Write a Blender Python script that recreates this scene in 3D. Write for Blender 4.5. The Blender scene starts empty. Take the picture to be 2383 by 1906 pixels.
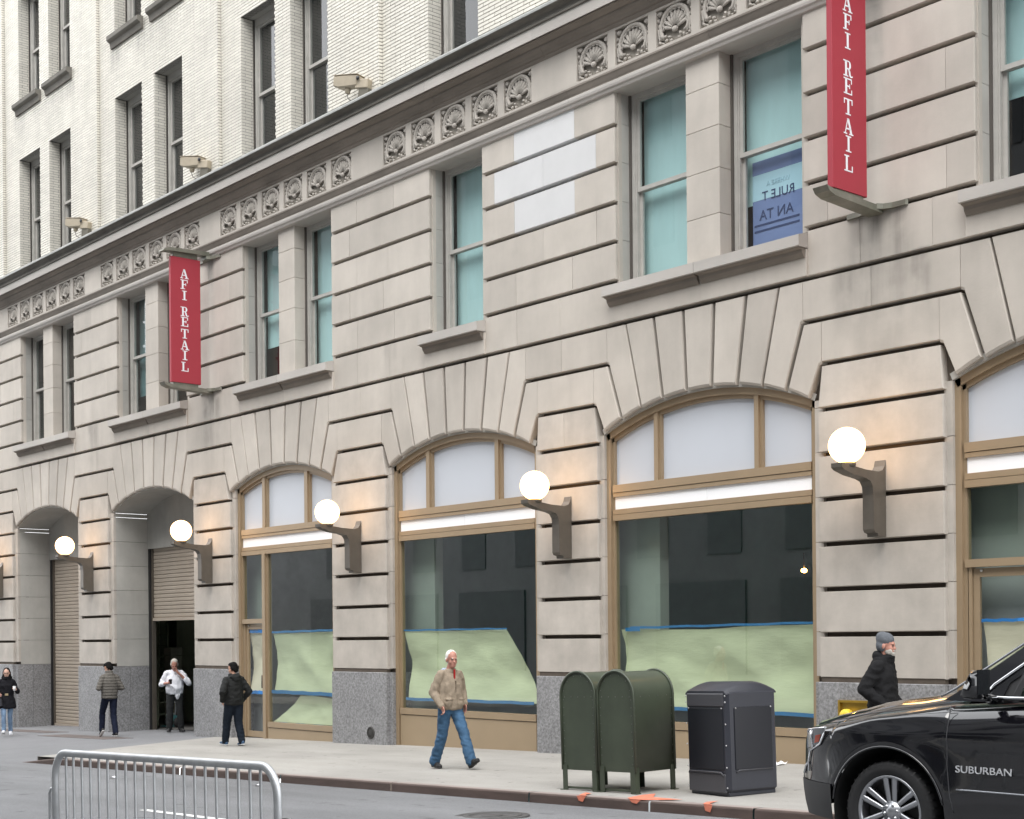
import bpy, math, random
import numpy as np
from mathutils import Vector, Matrix, noise, Euler

random.seed(7)
S = bpy.context.scene
C = S.collection
R = math.radians

# ------------------------------------------------------------------ camera, sky, sun, exposure
cam_d = bpy.data.cameras.new('camera')
cam = bpy.data.objects.new('camera', cam_d)
C.objects.link(cam)
S.camera = cam
cam_d.sensor_width = 36.0
cam_d.lens = 50.91
cam_d.shift_x = 0.0
cam_d.shift_y = 0.2228
cam_d.clip_start = 0.1
cam_d.clip_end = 800
cam.location = (0, -16.2, 1.6)
cam.rotation_euler = (Matrix.Rotation(R(49.277), 4, 'Z') @ Matrix.Rotation(R(90), 4, 'X') @ Matrix.Rotation(-0.0085, 4, 'Z')).to_euler()

W = bpy.data.worlds.new('World')
S.world = W
W.use_nodes = True
wn, wl = W.node_tree.nodes, W.node_tree.links
bg = wn['Background']
sky = wn.new('ShaderNodeTexSky')
sky.sky_type = 'NISHITA'
sky.sun_disc = False
sky.sun_elevation = R(60)
sky.sun_rotation = R(160)
sky.air_density = 1.0
sky.dust_density = 4.0
hs = wn.new('ShaderNodeHueSaturation')
hs.inputs['Saturation'].default_value = 0.22
wl.new(sky.outputs[0], hs.inputs['Color'])
# an even overcast: the clear sky mostly hidden by a bright cloud layer
ov = wn.new('ShaderNodeMix')
ov.data_type = 'RGBA'
ov.inputs['Factor'].default_value = 0.75
wl.new(hs.outputs[0], ov.inputs[6])
ov.inputs[7].default_value = (15.0, 15.25, 15.6, 1)
wl.new(ov.outputs[2], bg.inputs[0])
bg.inputs[1].default_value = 0.13

sun_d = bpy.data.lights.new('sun', 'SUN')
sun_d.energy = 0.9
sun_d.angle = R(40)
sun_d.color = (1.0, 0.965, 0.92)
sun = bpy.data.objects.new('sun', sun_d)
C.objects.link(sun)
sun.location = (10, -30, 40)
# light comes from high over the street, from the right behind the viewer
sun_dir = Vector((0.28, -0.50, 1.0)).normalized()
sun.rotation_euler = sun_dir.to_track_quat('Z', 'Y').to_euler()

S.view_settings.view_transform = 'Standard'
S.view_settings.look = 'None'
S.view_settings.gamma = 1.0
S.view_settings.use_curve_mapping = False
S.view_settings.exposure = 1.06
S.render.engine = 'CYCLES'
S.cycles.max_bounces = 6
S.cycles.transparent_max_bounces = 12
S.cycles.caustics_reflective = False
S.cycles.caustics_refractive = False

# ------------------------------------------------------------------ materials
MATS = {}


def mat(name, col, rough=0.8, metal=0.0, var=0.0, vscale=3.0, stretch=(1, 1, 1), bump=0.0, bscale=40.0,
        rnd=0.0, spec=None, coat=0.0, col2=None, streak=0.0, spots=None, emit=None, emit_s=0.0, speck=None, island=0.0, detail=6.0):
    if name in MATS:
        return MATS[name]
    m = bpy.data.materials.new(name)
    m.use_nodes = True
    nt = m.node_tree
    n, l = nt.nodes, nt.links
    b = n['Principled BSDF']
    b.inputs['Roughness'].default_value = rough
    b.inputs['Metallic'].default_value = metal
    if spec is not None:
        b.inputs['Specular IOR Level'].default_value = spec
    if coat:
        b.inputs['Coat Weight'].default_value = coat
        b.inputs['Coat Roughness'].default_value = 0.03
    geo = n.new('ShaderNodeNewGeometry')
    rgb = n.new('ShaderNodeRGB')
    rgb.outputs[0].default_value = (*col, 1)
    cur = rgb.outputs[0]

    def mapped(st):
        mp = n.new('ShaderNodeMapping')
        mp.inputs['Scale'].default_value = st
        l.new(geo.outputs['Position'], mp.inputs['Vector'])
        return mp.outputs[0]

    def noise_fac(scale, st, lo, hi, det=detail, rough_=0.6):
        t = n.new('ShaderNodeTexNoise')
        t.inputs['Scale'].default_value = scale
        t.inputs['Detail'].default_value = det
        t.inputs['Roughness'].default_value = rough_
        l.new(mapped(st), t.inputs['Vector'])
        r_ = n.new('ShaderNodeMapRange')
        r_.inputs['From Min'].default_value = 0.3
        r_.inputs['From Max'].default_value = 0.7
        r_.inputs['To Min'].default_value = lo
        r_.inputs['To Max'].default_value = hi
        l.new(t.outputs['Fac'], r_.inputs['Value'])
        return r_.outputs[0]

    def mulv(c, f):
        mx = n.new('ShaderNodeMix')
        mx.data_type = 'RGBA'
        mx.blend_type = 'MULTIPLY'
        mx.inputs['Factor'].default_value = 1.0
        l.new(c, mx.inputs[6])
        l.new(f, mx.inputs[7])
        return mx.outputs[2]
    if col2 is not None:
        f = noise_fac(vscale * 0.7, stretch, 0, 1)
        mx = n.new('ShaderNodeMix')
        mx.data_type = 'RGBA'
        l.new(f, mx.inputs['Factor'])
        l.new(cur, mx.inputs[6])
        mx.inputs[7].default_value = (*col2, 1)
        cur = mx.outputs[2]
    if speck is not None:
        v = n.new('ShaderNodeTexNoise')
        v.inputs['Scale'].default_value = speck[0]
        v.inputs['Detail'].default_value = 3.0
        v.inputs['Roughness'].default_value = 0.8
        l.new(geo.outputs['Position'], v.inputs['Vector'])
        r_ = n.new('ShaderNodeMapRange')
        r_.inputs['From Min'].default_value = 0.36
        r_.inputs['From Max'].default_value = 0.64
        r_.inputs['To Min'].default_value = speck[1]
        r_.inputs['To Max'].default_value = speck[2]
        l.new(v.outputs['Fac'], r_.inputs['Value'])
        cur = mulv(cur, r_.outputs[0])
    if var:
        cur = mulv(cur, noise_fac(vscale, stretch, 1 - var, 1 + var * 0.6))
    if spots:
        t = n.new('ShaderNodeTexNoise')
        t.inputs['Scale'].default_value = spots[0]
        t.inputs['Detail'].default_value = 4.0
        l.new(geo.outputs['Position'], t.inputs['Vector'])
        r_ = n.new('ShaderNodeMapRange')
        r_.inputs['From Min'].default_value = spots[1]
        r_.inputs['From Max'].default_value = spots[1] + 0.06
        r_.inputs['To Min'].default_value = 1.0
        r_.inputs['To Max'].default_value = spots[2]
        l.new(t.outputs['Fac'], r_.inputs['Value'])
        cur = mulv(cur, r_.outputs[0])
    if streak:
        cur = mulv(cur, noise_fac(3.1, (1, 1, 0.16), 1 - streak, 1 + streak * 0.3, 5.0))
    if rnd or island:
        o = n.new('ShaderNodeObjectInfo') if rnd else geo
        r_ = n.new('ShaderNodeMapRange')
        a = rnd or island
        r_.inputs['To Min'].default_value = 1 - a
        r_.inputs['To Max'].default_value = 1 + a
        l.new(o.outputs['Random'] if rnd else geo.outputs['Random Per Island'], r_.inputs['Value'])
        cur = mulv(cur, r_.outputs[0])
    m['_cur'] = 1
    l.new(cur, b.inputs['Base Color'])
    if bump:
        t = n.new('ShaderNodeTexNoise')
        t.inputs['Scale'].default_value = bscale
        t.inputs['Detail'].default_value = 5.0
        l.new(mapped(stretch), t.inputs['Vector'])
        bm_ = n.new('ShaderNodeBump')
        bm_.inputs['Strength'].default_value = bump
        bm_.inputs['Distance'].default_value = 0.02
        l.new(t.outputs['Fac'], bm_.inputs['Height'])
        l.new(bm_.outputs[0], b.inputs['Normal'])
    if emit is not None:
        b.inputs['Emission Color'].default_value = (*emit, 1)
        b.inputs['Emission Strength'].default_value = emit_s
    del m['_cur']
    MATS[name] = m
    return m


def soot(m, spots):
    """dark run-off stains with a shape of their own on a stone material: (x centre, half width, z low, z high, strength)"""
    nt = m.node_tree
    n, l = nt.nodes, nt.links
    b = n['Principled BSDF']
    src = b.inputs['Base Color'].links[0].from_socket
    geo = n.new('ShaderNodeNewGeometry')
    sp = n.new('ShaderNodeSeparateXYZ')
    l.new(geo.outputs['Position'], sp.inputs[0])
    mp = n.new('ShaderNodeMapping')
    mp.inputs['Scale'].default_value = (1, 1, 0.12)
    l.new(geo.outputs['Position'], mp.inputs['Vector'])
    t = n.new('ShaderNodeTexNoise')
    t.inputs['Scale'].default_value = 5.5
    t.inputs['Detail'].default_value = 4
    l.new(mp.outputs[0], t.inputs['Vector'])

    def M(op, a, b_=None, c_=None):
        k = n.new('ShaderNodeMath')
        k.operation = op
        for i, v in enumerate((a, b_, c_)):
            if v is None:
                continue
            if isinstance(v, (int, float)):
                k.inputs[i].default_value = v
            else:
                l.new(v, k.inputs[i])
        k.use_clamp = (op in ('MULTIPLY', 'MAXIMUM', 'SUBTRACT') and False)
        return k.outputs[0]

    def MR(v, a, b_, c_, d):
        k = n.new('ShaderNodeMapRange')
        k.interpolation_type = 'SMOOTHSTEP'
        l.new(v, k.inputs['Value'])
        for nm, x in zip(('From Min', 'From Max', 'To Min', 'To Max'), (a, b_, c_, d)):
            k.inputs[nm].default_value = x
        return k.outputs[0]
    tot = None
    t2 = n.new('ShaderNodeTexNoise')
    t2.inputs['Scale'].default_value = 2.2
    t2.inputs['Detail'].default_value = 6
    l.new(geo.outputs['Position'], t2.inputs['Vector'])
    nz = M('MULTIPLY', MR(t.outputs['Fac'], 0.35, 0.66, 0.45, 1.0), MR(t2.outputs['Fac'], 0.30, 0.60, 0.25, 1.0))
    for (xc, hw, zl, zh, st) in spots:
        ax = M('ABSOLUTE', M('SUBTRACT', sp.outputs[0], xc))
        k = M('MULTIPLY', MR(ax, hw * 0.45, hw, 1, 0), MR(sp.outputs[2], zl, zh, 0, 1))
        k = M('MULTIPLY', k, MR(sp.outputs[2], zh + 0.02, zh + 0.06, 1, 0))
        k = M('MULTIPLY', M('MULTIPLY', k, nz), st)
        tot = k if tot is None else M('MAXIMUM', tot, k)
    mx = n.new('ShaderNodeMix')
    mx.data_type = 'RGBA'
    l.new(tot, mx.inputs['Factor'])
    l.new(src, mx.inputs[6])
    mx.inputs[7].default_value = (0.05, 0.045, 0.043, 1)
    l.new(mx.outputs[2], b.inputs['Base Color'])


def glass_mat(name, tint, refl=1.0, rough=0.0, refl0=0.07):
    m = bpy.data.materials.new(name)
    m.use_nodes = True
    n, l = m.node_tree.nodes, m.node_tree.links
    n.remove(n['Principled BSDF'])
    tr = n.new('ShaderNodeBsdfTransparent')
    tr.inputs[0].default_value = (*tint, 1)
    gl = n.new('ShaderNodeBsdfGlossy')
    gl.inputs['Roughness'].default_value = rough
    gl.inputs[0].default_value = (refl, refl, refl, 1)
    lw = n.new('ShaderNodeLayerWeight')
    lw.inputs['Blend'].default_value = 0.5
    pw = n.new('ShaderNodeMath')
    pw.operation = 'POWER'
    l.new(lw.outputs['Facing'], pw.inputs[0])
    pw.inputs[1].default_value = 4.0
    fr = n.new('ShaderNodeMath')
    fr.operation = 'MULTIPLY_ADD'
    fr.use_clamp = True
    l.new(pw.outputs[0], fr.inputs[0])
    fr.inputs[1].default_value = 0.85
    fr.inputs[2].default_value = refl0
    mx = n.new('ShaderNodeMixShader')
    l.new(fr.outputs[0], mx.inputs[0])
    l.new(tr.outputs[0], mx.inputs[1])
    l.new(gl.outputs[0], mx.inputs[2])
    l.new(mx.outputs[0], n['Material Output'].inputs[0])
    MATS[name] = m
    return m


STONE = mat('limestone', (0.50, 0.459, 0.408), 0.88, var=0.13, vscale=1.0, bump=0.07, bscale=30, rnd=0.085, streak=0.07)
soot(STONE, [(-11.28, 0.62, 4.6, 7.2, 0.5), (-11.38, 0.19, 5.6, 7.2, 0.75), (-29.15, 0.55, 5.0, 7.2, 0.5),
             (-29.12, 0.17, 5.7, 7.2, 0.75), (-29.12, 0.17, 9.2, 10.2, 0.7), (-11.35, 0.2, 7.4, 9.9, 0.28), (-29.1, 0.2, 7.4, 9.3, 0.2),
             (-11.9, 0.25, 5.4, 6.55, 0.4), (-10.7, 0.22, 5.0, 6.55, 0.4), (-35.3, 0.4, 5.2, 7.2, 0.35), (-22.3, 0.3, 6.0, 7.2, 0.2)])
STONE_W = mat('limestone_new', (0.60, 0.60, 0.60), 0.8, var=0.04, vscale=2, rnd=0.02)
STONE_P = mat('limestone_pier', (0.49, 0.450, 0.402), 0.88, var=0.17, vscale=1.8, bump=0.06, bscale=30, rnd=0.06, streak=0.07)
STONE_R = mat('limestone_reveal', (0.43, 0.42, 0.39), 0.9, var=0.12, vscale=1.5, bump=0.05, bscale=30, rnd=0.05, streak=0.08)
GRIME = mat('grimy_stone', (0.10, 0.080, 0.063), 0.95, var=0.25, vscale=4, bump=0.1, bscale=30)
SOOT_SHADE = mat('sooty_moulding', (0.225, 0.197, 0.168), 0.95, var=0.25, vscale=2.5, bump=0.06, bscale=25, stretch=(0.4, 1, 1), rnd=0.06)  # soot brown, with the shade under the ledges put into the colour
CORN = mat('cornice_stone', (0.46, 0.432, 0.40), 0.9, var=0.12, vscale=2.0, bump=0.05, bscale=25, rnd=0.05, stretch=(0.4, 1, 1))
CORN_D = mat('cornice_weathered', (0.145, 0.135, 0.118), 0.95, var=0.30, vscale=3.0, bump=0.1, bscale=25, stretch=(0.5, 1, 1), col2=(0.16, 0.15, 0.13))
LEDGE = mat('lead_flashing', (0.33, 0.335, 0.32), 0.7, var=0.2, vscale=4)
CARVE = mat('carved_stone', (0.47, 0.435, 0.39), 0.9, var=0.12, vscale=9, bump=0.08, bscale=50)
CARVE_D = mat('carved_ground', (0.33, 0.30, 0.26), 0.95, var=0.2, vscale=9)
GRAN = mat('granite', (0.235, 0.234, 0.238), 0.55, var=0.16, vscale=2.0, speck=(24, 0.66, 1.42), bump=0.03, bscale=60)
BRICK = mat('glazed_brick', (0.66, 0.632, 0.562), 0.55, var=0.08, vscale=0.8, island=0.06, bump=0.03, bscale=30, streak=0.07)
soot(BRICK, [(-37.9, 1.3, 15.0, 16.6, 0.22), (-31.7, 1.1, 14.9, 16.6, 0.20), (-33.8, 0.4, 15.3, 16.62, 0.4), (-39.9, 0.5, 15.2, 16.62, 0.4), (-36.5, 0.35, 15.6, 16.62, 0.45), (-32.4, 0.35, 15.5, 16.62, 0.45)])
BRICK1 = mat('glazed_brick_single', (0.66, 0.632, 0.562), 0.55, var=0.08, vscale=0.8, rnd=0.06, bump=0.03, bscale=30, streak=0.07)
MORTAR = mat('dark_mortar', (0.10, 0.094, 0.082), 0.95, var=0.2, vscale=6)
TAN = mat('tan_bronze', (0.335, 0.250, 0.160), 0.42, metal=0.15, var=0.06, vscale=3, bump=0.01)
TAN2 = mat('tan_bronze_panel', (0.345, 0.262, 0.168), 0.5, metal=0.1, var=0.05, vscale=1.5)
SASH = mat('sash_paint', (0.44, 0.425, 0.395), 0.6, var=0.1, vscale=5)
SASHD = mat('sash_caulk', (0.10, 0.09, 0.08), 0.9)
LUN = mat('frosted_film', (0.545, 0.575, 0.625), 0.35, var=0.02, vscale=1)
WHITE = mat('white_panel', (0.92, 0.93, 0.95), 0.4)
SHADE = mat('turquoise_shade', (0.52, 0.71, 0.71), 0.8, var=0.08, vscale=1.2, stretch=(2, 1, 0.5))
SHADE2 = mat('dim_shade', (0.10, 0.19, 0.20), 0.8, var=0.2, vscale=1.5)
DARKROOM = mat('dark_room', (0.055, 0.058, 0.06), 0.9, var=0.2, vscale=0.6)
SHOPROOM = mat('shop_wall', (0.20, 0.36, 0.385), 0.9, var=0.25, vscale=0.7)
ROOMWALL = mat('room_wall', (0.40, 0.43, 0.44), 0.85, var=0.08, vscale=2)
ROOMFLOOR = mat('room_floor', (0.12, 0.115, 0.11), 0.7, var=0.2, vscale=2)
G_TEAL = glass_mat('teal_glass', (0.78, 0.865, 0.78), refl0=0.12)
G_UP = glass_mat('upper_glass', (0.88, 0.95, 0.95))
G_CLEAR = glass_mat('clear_glass', (0.90, 0.93, 0.92))
G_CAR = glass_mat('car_glass', (0.52, 0.66, 0.60))
PAPER = mat('masking_paper', (0.86, 0.835, 0.655), 0.9, var=0.05, vscale=3.5, stretch=(0.6, 1, 2.2), bump=0.25, bscale=9)
PAPER2 = mat('masking_paper_cream', (0.78, 0.73, 0.56), 0.9, var=0.05, vscale=3.5, stretch=(0.6, 1, 2.2), bump=0.2, bscale=9)
TAPE = mat('blue_tape', (0.03, 0.22, 0.60), 0.6, var=0.08, vscale=6)
SHUT = mat('shutter_paint', (0.40, 0.345, 0.285), 0.6, var=0.08, vscale=2)
BRONZE = mat('dark_bronze', (0.135, 0.118, 0.098), 0.45, metal=0.35, var=0.12, vscale=6)
GLOBE = mat('lit_globe', (0.9, 0.85, 0.75), 0.3, emit=(1.0, 0.54, 0.18), emit_s=4.0)
RED = mat('banner_red', (0.345, 0.030, 0.047), 0.55, var=0.04, vscale=1.5)
LETTER = mat('letter_white', (0.80, 0.79, 0.82), 0.6)
BRKT = mat('banner_bracket', (0.22, 0.205, 0.17), 0.5, metal=0.25, var=0.2, vscale=5, col2=(0.15, 0.155, 0.12))
CCTV = mat('camera_beige', (0.40, 0.345, 0.26), 0.55, var=0.1, vscale=6)
BLACK = mat('black_plastic', (0.012, 0.012, 0.013), 0.5)
OLIVE = mat('olive_paint', (0.056, 0.070, 0.046), 0.42, var=0.16, vscale=3, coat=0.15, streak=0.12, bump=0.02, bscale=12)
BIN = mat('bin_body', (0.030, 0.032, 0.042), 0.42, var=0.08, vscale=4)
BINP = mat('bin_panel', (0.060, 0.060, 0.068), 0.42, var=0.06, vscale=3)
BIND = mat('bin_dark', (0.012, 0.013, 0.018), 0.28)
RIVET = mat('rivet_metal', (0.55, 0.55, 0.55), 0.35, metal=0.9)
GALV = mat('galvanized_steel', (0.46, 0.47, 0.48), 0.45, metal=0.75, var=0.14, vscale=9, bump=0.05, bscale=70)
CONC = mat('concrete', (0.315, 0.303, 0.281), 0.92, var=0.20, vscale=0.8, stretch=(0.45, 1.0, 1), bump=0.08, bscale=50, speck=(70, 0.88, 1.10), spots=(5.5, 0.66, 0.62))
ASPH = mat('asphalt', (0.155, 0.158, 0.164), 0.9, var=0.22, vscale=0.7, stretch=(0.35, 1.3, 1), bump=0.3, bscale=90, speck=(60, 0.74, 1.28), spots=(3.0, 0.64, 0.66))
ASPH2 = mat('asphalt_apron', (0.175, 0.178, 0.186), 0.9, var=0.10, vscale=0.7, bump=0.2, bscale=110, speck=(120, 0.85, 1.15))
KERB = mat('kerb_steel', (0.095, 0.066, 0.056), 0.75, var=0.3, vscale=5, stretch=(0.3, 1, 1), bump=0.1, bscale=30)
KERBT = mat('kerb_top', (0.27, 0.225, 0.205), 0.85, var=0.2, vscale=5, stretch=(0.3, 1, 1))
PAINT = mat('road_paint', (0.78, 0.78, 0.76), 0.7, var=0.12, vscale=9)
ORANGE = mat('orange_marking', (0.62, 0.19, 0.115), 0.8, var=0.15, vscale=16)
IRON = mat('cast_iron', (0.085, 0.083, 0.083), 0.7, metal=0.3, var=0.2, vscale=9, bump=0.3, bscale=60)
PLATE = mat('rust_plate', (0.12, 0.098, 0.090), 0.8, var=0.2, vscale=2)
CARP = mat('car_paint', (0.004, 0.004, 0.006), 0.10, coat=1.0, spec=0.5)
CARP.node_tree.nodes['Principled BSDF'].inputs['Coat IOR'].default_value = 1.5
CARD = mat('car_trim_black', (0.010, 0.010, 0.011), 0.55)
CHROME = mat('chrome', (0.75, 0.76, 0.78), 0.10, metal=1.0)
TYRE = mat('tyre_rubber', (0.022, 0.022, 0.023), 0.8, bump=0.05)
RIM = mat('rim_silver', (0.42, 0.43, 0.45), 0.28, metal=0.9)
AMBER = mat('amber_lens', (0.30, 0.035, 0.01), 0.2)
LENS = mat('headlight_lens', (0.10, 0.105, 0.115), 0.08, coat=1.0)
SKIN = mat('skin', (0.52, 0.29, 0.205), 0.55, var=0.08, vscale=25)
SKIN2 = mat('skin_ruddy', (0.46, 0.22, 0.165), 0.55, var=0.1, vscale=25)
OPP = mat('opposite_stone', (0.21, 0.215, 0.22), 0.9, var=0.15, vscale=0.5)
OPPG = mat('opposite_glass', (0.03, 0.035, 0.04), 0.08)


def cloth(name, col, var=0.12, vs=14, rough=0.9, bump=0.35, bs=45):
    return mat('cloth_' + name, col, rough, var=var, vscale=vs, bump=bump, bscale=bs, spec=0.15)


# ------------------------------------------------------------------ mesh helpers
WORLD = {}     # object name -> world (or thing-local) position of its origin


class MB:
    def __init__(self):
        self.v, self.f, self.s = [], [], []

    def add(self, vs, fs, smooth=False):
        k = len(self.v)
        self.v += [tuple(p) for p in vs]
        self.f += [tuple(i + k for i in f) for f in fs]
        self.s += [smooth] * len(fs)
        return self

    def box(self, x0, x1, y0, y1, z0, z1):
        vs = [(x0, y0, z0), (x1, y0, z0), (x1, y1, z0), (x0, y1, z0), (x0, y0, z1), (x1, y0, z1), (x1, y1, z1), (x0, y1, z1)]
        return self.add(vs, [(0, 3, 2, 1), (4, 5, 6, 7), (0, 1, 5, 4), (1, 2, 6, 5), (2, 3, 7, 6), (3, 0, 4, 7)])

    def cbox(self, x0, x1, y0, y1, z0, z1, c=0.01):
        """box with all edges chamfered (via convex corner points)"""
        xs, ys, zs = (x0, x1), (y0, y1), (z0, z1)
        vs, idx = [], {}
        for i in (0, 1):
            for j in (0, 1):
                for k in (0, 1):
                    sx, sy, sz = 1 - 2 * i, 1 - 2 * j, 1 - 2 * k
                    for a in range(3):
                        p = [xs[i], ys[j], zs[k]]
                        if a != 0:
                            p[0] += sx * c
                        if a != 1:
                            p[1] += sy * c
                        if a != 2:
                            p[2] += sz * c
                        idx[(i, j, k, a)] = len(vs)
                        vs.append(p)
        fs = []
        for a in range(3):
            for s in (0, 1):
                q = []
                for (u, w) in ((0, 0), (1, 0), (1, 1), (0, 1)):
                    t = [0, 0, 0]
                    t[a] = s
                    t[(a + 1) % 3] = u
                    t[(a + 2) % 3] = w
                    q.append(idx[(*t, a)])
                fs.append(tuple(q if s else q[::-1]))
        for a in range(3):
            b, d = (a + 1) % 3, (a + 2) % 3
            for u in (0, 1):
                for w in (0, 1):
                    t0, t1 = [0] * 3, [0] * 3
                    t0[a], t1[a] = 0, 1
                    t0[b] = t1[b] = u
                    t0[d] = t1[d] = w
                    fs.append((idx[(*t0, b)], idx[(*t1, b)], idx[(*t1, d)], idx[(*t0, d)]))
        for i in (0, 1):
            for j in (0, 1):
                for k in (0, 1):
                    fs.append((idx[(i, j, k, 0)], idx[(i, j, k, 1)], idx[(i, j, k, 2)]))
        return self.add(vs, fs)

    def prism(self, pts, y0, y1, c=0.0, back=False):
        """polygon in the facade plane (x, z), front at y0, back at y1, front edges chamfered by c"""
        n = len(pts)
        if area(pts) < 0:
            pts = pts[::-1]
        if c:
            fr = inset(pts, c)
            vs = [(x, y0, z) for x, z in fr] + [(x, y0 + c, z) for x, z in pts] + [(x, y1, z) for x, z in pts]
            fs = [tuple(range(n))]
            for k in (0, n):
                for i in range(n):
                    j = (i + 1) % n
                    fs.append((k + i, k + n + i, k + n + j, k + j))
            if back:
                fs.append(tuple(range(3 * n - 1, 2 * n - 1, -1)))
        else:
            vs = [(x, y0, z) for x, z in pts] + [(x, y1, z) for x, z in pts]
            fs = [tuple(range(n))]
            for i in range(n):
                j = (i + 1) % n
                fs.append((i, n + i, n + j, j))
            if back:
                fs.append(tuple(range(2 * n - 1, n - 1, -1)))
        return self.add(vs, fs)

    def sheet(self, x0, x1, y, z0, z1):
        return self.add([(x0, y, z0), (x1, y, z0), (x1, y, z1), (x0, y, z1)], [(0, 1, 2, 3)])

    def sweep_x(self, prof, x0, x1, caps=True):
        """profile [(y, z)] extruded along x"""
        n = len(prof)
        vs = [(x0, y, z) for y, z in prof] + [(x1, y, z) for y, z in prof]
        fs = [(i, i + 1, n + i + 1, n + i) for i in range(n - 1)] + [(n - 1, 0, n, 2 * n - 1)]
        if caps:
            fs += [tuple(range(n - 1, -1, -1)), tuple(range(n, 2 * n))]
        return self.add(vs, fs)

    def tube(self, path, r, n=8, caps=True, sy=1.0):
        path = [Vector(p) for p in path]
        rs = r if isinstance(r, (list, tuple)) else [r] * len(path)
        vs, fs = [], []
        up = None
        for i, p in enumerate(path):
            d = (path[min(i + 1, len(path) - 1)] - path[max(i - 1, 0)]).normalized()
            if up is None:
                up = Vector((0, 0, 1)) if abs(d.z) < 0.9 else Vector((1, 0, 0))
            a = d.cross(up).normalized()
            up = a.cross(d).normalized()
            for k in range(n):
                t = 2 * math.pi * k / n
                vs.append(p + rs[i] * (a * math.cos(t) + up * math.sin(t) * sy))
        for i in range(len(path) - 1):
            for k in range(n):
                k2 = (k + 1) % n
                fs.append((i * n + k, i * n + k2, (i + 1) * n + k2, (i + 1) * n + k))
        self.add(vs, fs, True)
        if caps:
            b = len(self.v) - len(vs)
            self.f += [tuple(b + k for k in range(n - 1, -1, -1)), tuple(b + (len(path) - 1) * n + k for k in range(n))]
            self.s += [False, False]
        return self

    def ell(self, c, r, m=None, nu=12, nv=8):
        vs, fs = [], []
        for j in range(1, nv):
            ph = math.pi * j / nv
            for i in range(nu):
                th = 2 * math.pi * i / nu
                p = Vector((r[0] * math.sin(ph) * math.cos(th), r[1] * math.sin(ph) * math.sin(th), r[2] * math.cos(ph)))
                vs.append((m @ p if m else p) + Vector(c))
        for q in (Vector((0, 0, r[2])), Vector((0, 0, -r[2]))):
            vs.append((m @ q if m else q) + Vector(c))
        t, b = len(vs) - 2, len(vs) - 1
        for j in range(nv - 2):
            for i in range(nu):
                i2 = (i + 1) % nu
                fs.append((j * nu + i, (j + 1) * nu + i, (j + 1) * nu + i2, j * nu + i2))
        for i in range(nu):
            i2 = (i + 1) % nu
            fs.append((t, i, i2))
            fs.append((b, (nv - 2) * nu + i2, (nv - 2) * nu + i))
        return self.add(vs, fs, True)

    def lathe(self, prof, c=(0, 0, 0), axis='Z', n=24):
        """profile [(r, h)]"""
        vs, fs = [], []
        for r_, h in prof:
            for k in range(n):
                t = 2 * math.pi * k / n
                a, b = r_ * math.cos(t), r_ * math.sin(t)
                p = {'Z': (a, b, h), 'Y': (a, h, b), 'X': (h, a, b)}[axis]
                vs.append((p[0] + c[0], p[1] + c[1], p[2] + c[2]))
        for i in range(len(prof) - 1):
            for k in range(n):
                k2 = (k + 1) % n
                q = (i * n + k, i * n + k2, (i + 1) * n + k2, (i + 1) * n + k)
                fs.append(q if axis == 'Z' else q[::-1])
        return self.add(vs, fs, True)

    def grid(self, P, closed=False):
        """P[i][j] points"""
        nr, nc = len(P), len(P[0])
        vs = [p for row in P for p in row]
        fs = []
        for i in range(nr - 1):
            for j in range(nc - 1 + (1 if closed else 0)):
                j2 = (j + 1) % nc
                fs.append((i * nc + j, i * nc + j2, (i + 1) * nc + j2, (i + 1) * nc + j))
        return self.add(vs, fs, True)

    def build(self, name, m, parent=None, kind=None, origin=None, smooth=None, hidden_ends=False):
        a = np.array(self.v, float)
        if origin is None:
            mid = (a.min(0) + a.max(0)) / 2
            origin = (mid[0], mid[1], a[:, 2].min())
        o = Vector(origin)
        me = bpy.data.meshes.new(name)
        me.from_pydata((a - np.array(o)).tolist(), [], self.f)
        sm = self.s if smooth is None else [smooth] * len(self.f)
        me.polygons.foreach_set('use_smooth', sm)
        me.materials.append(m)
        me.update()
        ob = bpy.data.objects.new(name, me)
        C.objects.link(ob)
        return place(ob, o, parent, kind)


def place(ob, o, parent=None, kind=None):
    o = Vector(o)
    WORLD[ob.name] = o
    if parent is not None:
        ob.parent = parent
        ob.location = o - WORLD[parent.name]
    else:
        ob.location = o
    if kind:
        ob['kind'] = kind
    return ob


def area(p):
    return 0.5 * sum(p[i][0] * p[(i + 1) % len(p)][1] - p[(i + 1) % len(p)][0] * p[i][1] for i in range(len(p)))


def inset(p, c):
    n = len(p)
    out = []
    for i in range(n):
        a, b, d = Vector(p[i - 1]), Vector(p[i]), Vector(p[(i + 1) % n])
        e1, e2 = (b - a), (d - b)
        if e1.length < 1e-6 or e2.length < 1e-6:
            out.append(tuple(b))
            continue
        e1.normalize()
        e2.normalize()
        n1, n2 = Vector((-e1.y, e1.x)), Vector((-e2.y, e2.x))
        k = n1 + n2
        k = k / max(0.3, k.dot(n1)) if k.length > 1e-6 else n1
        out.append(tuple(b + k * c))
    return out


def empty(name, loc, rot=None, local=True):
    e = bpy.data.objects.new(name, None)
    C.objects.link(e)
    e.empty_display_size = 0.3
    e.location = loc
    if rot is not None:
        e.rotation_euler = rot
    WORLD[e.name] = Vector((0, 0, 0)) if local else Vector(loc)
    return e


def tag(o, label, cat, group=None, kind=None):
    o['label'] = label
    o['category'] = cat
    if group:
        o['group'] = group
    if kind:
        o['kind'] = kind
    return o


def clone(o, parent=None, loc=None):
    c = o.copy()
    C.objects.link(c)
    c.parent = parent
    WORLD[c.name] = WORLD[o.name].copy()
    for ch in [x for x in bpy.data.objects if x.parent == o]:
        clone(ch, c)
    if loc is not None:
        c.location = loc
    return c


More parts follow.
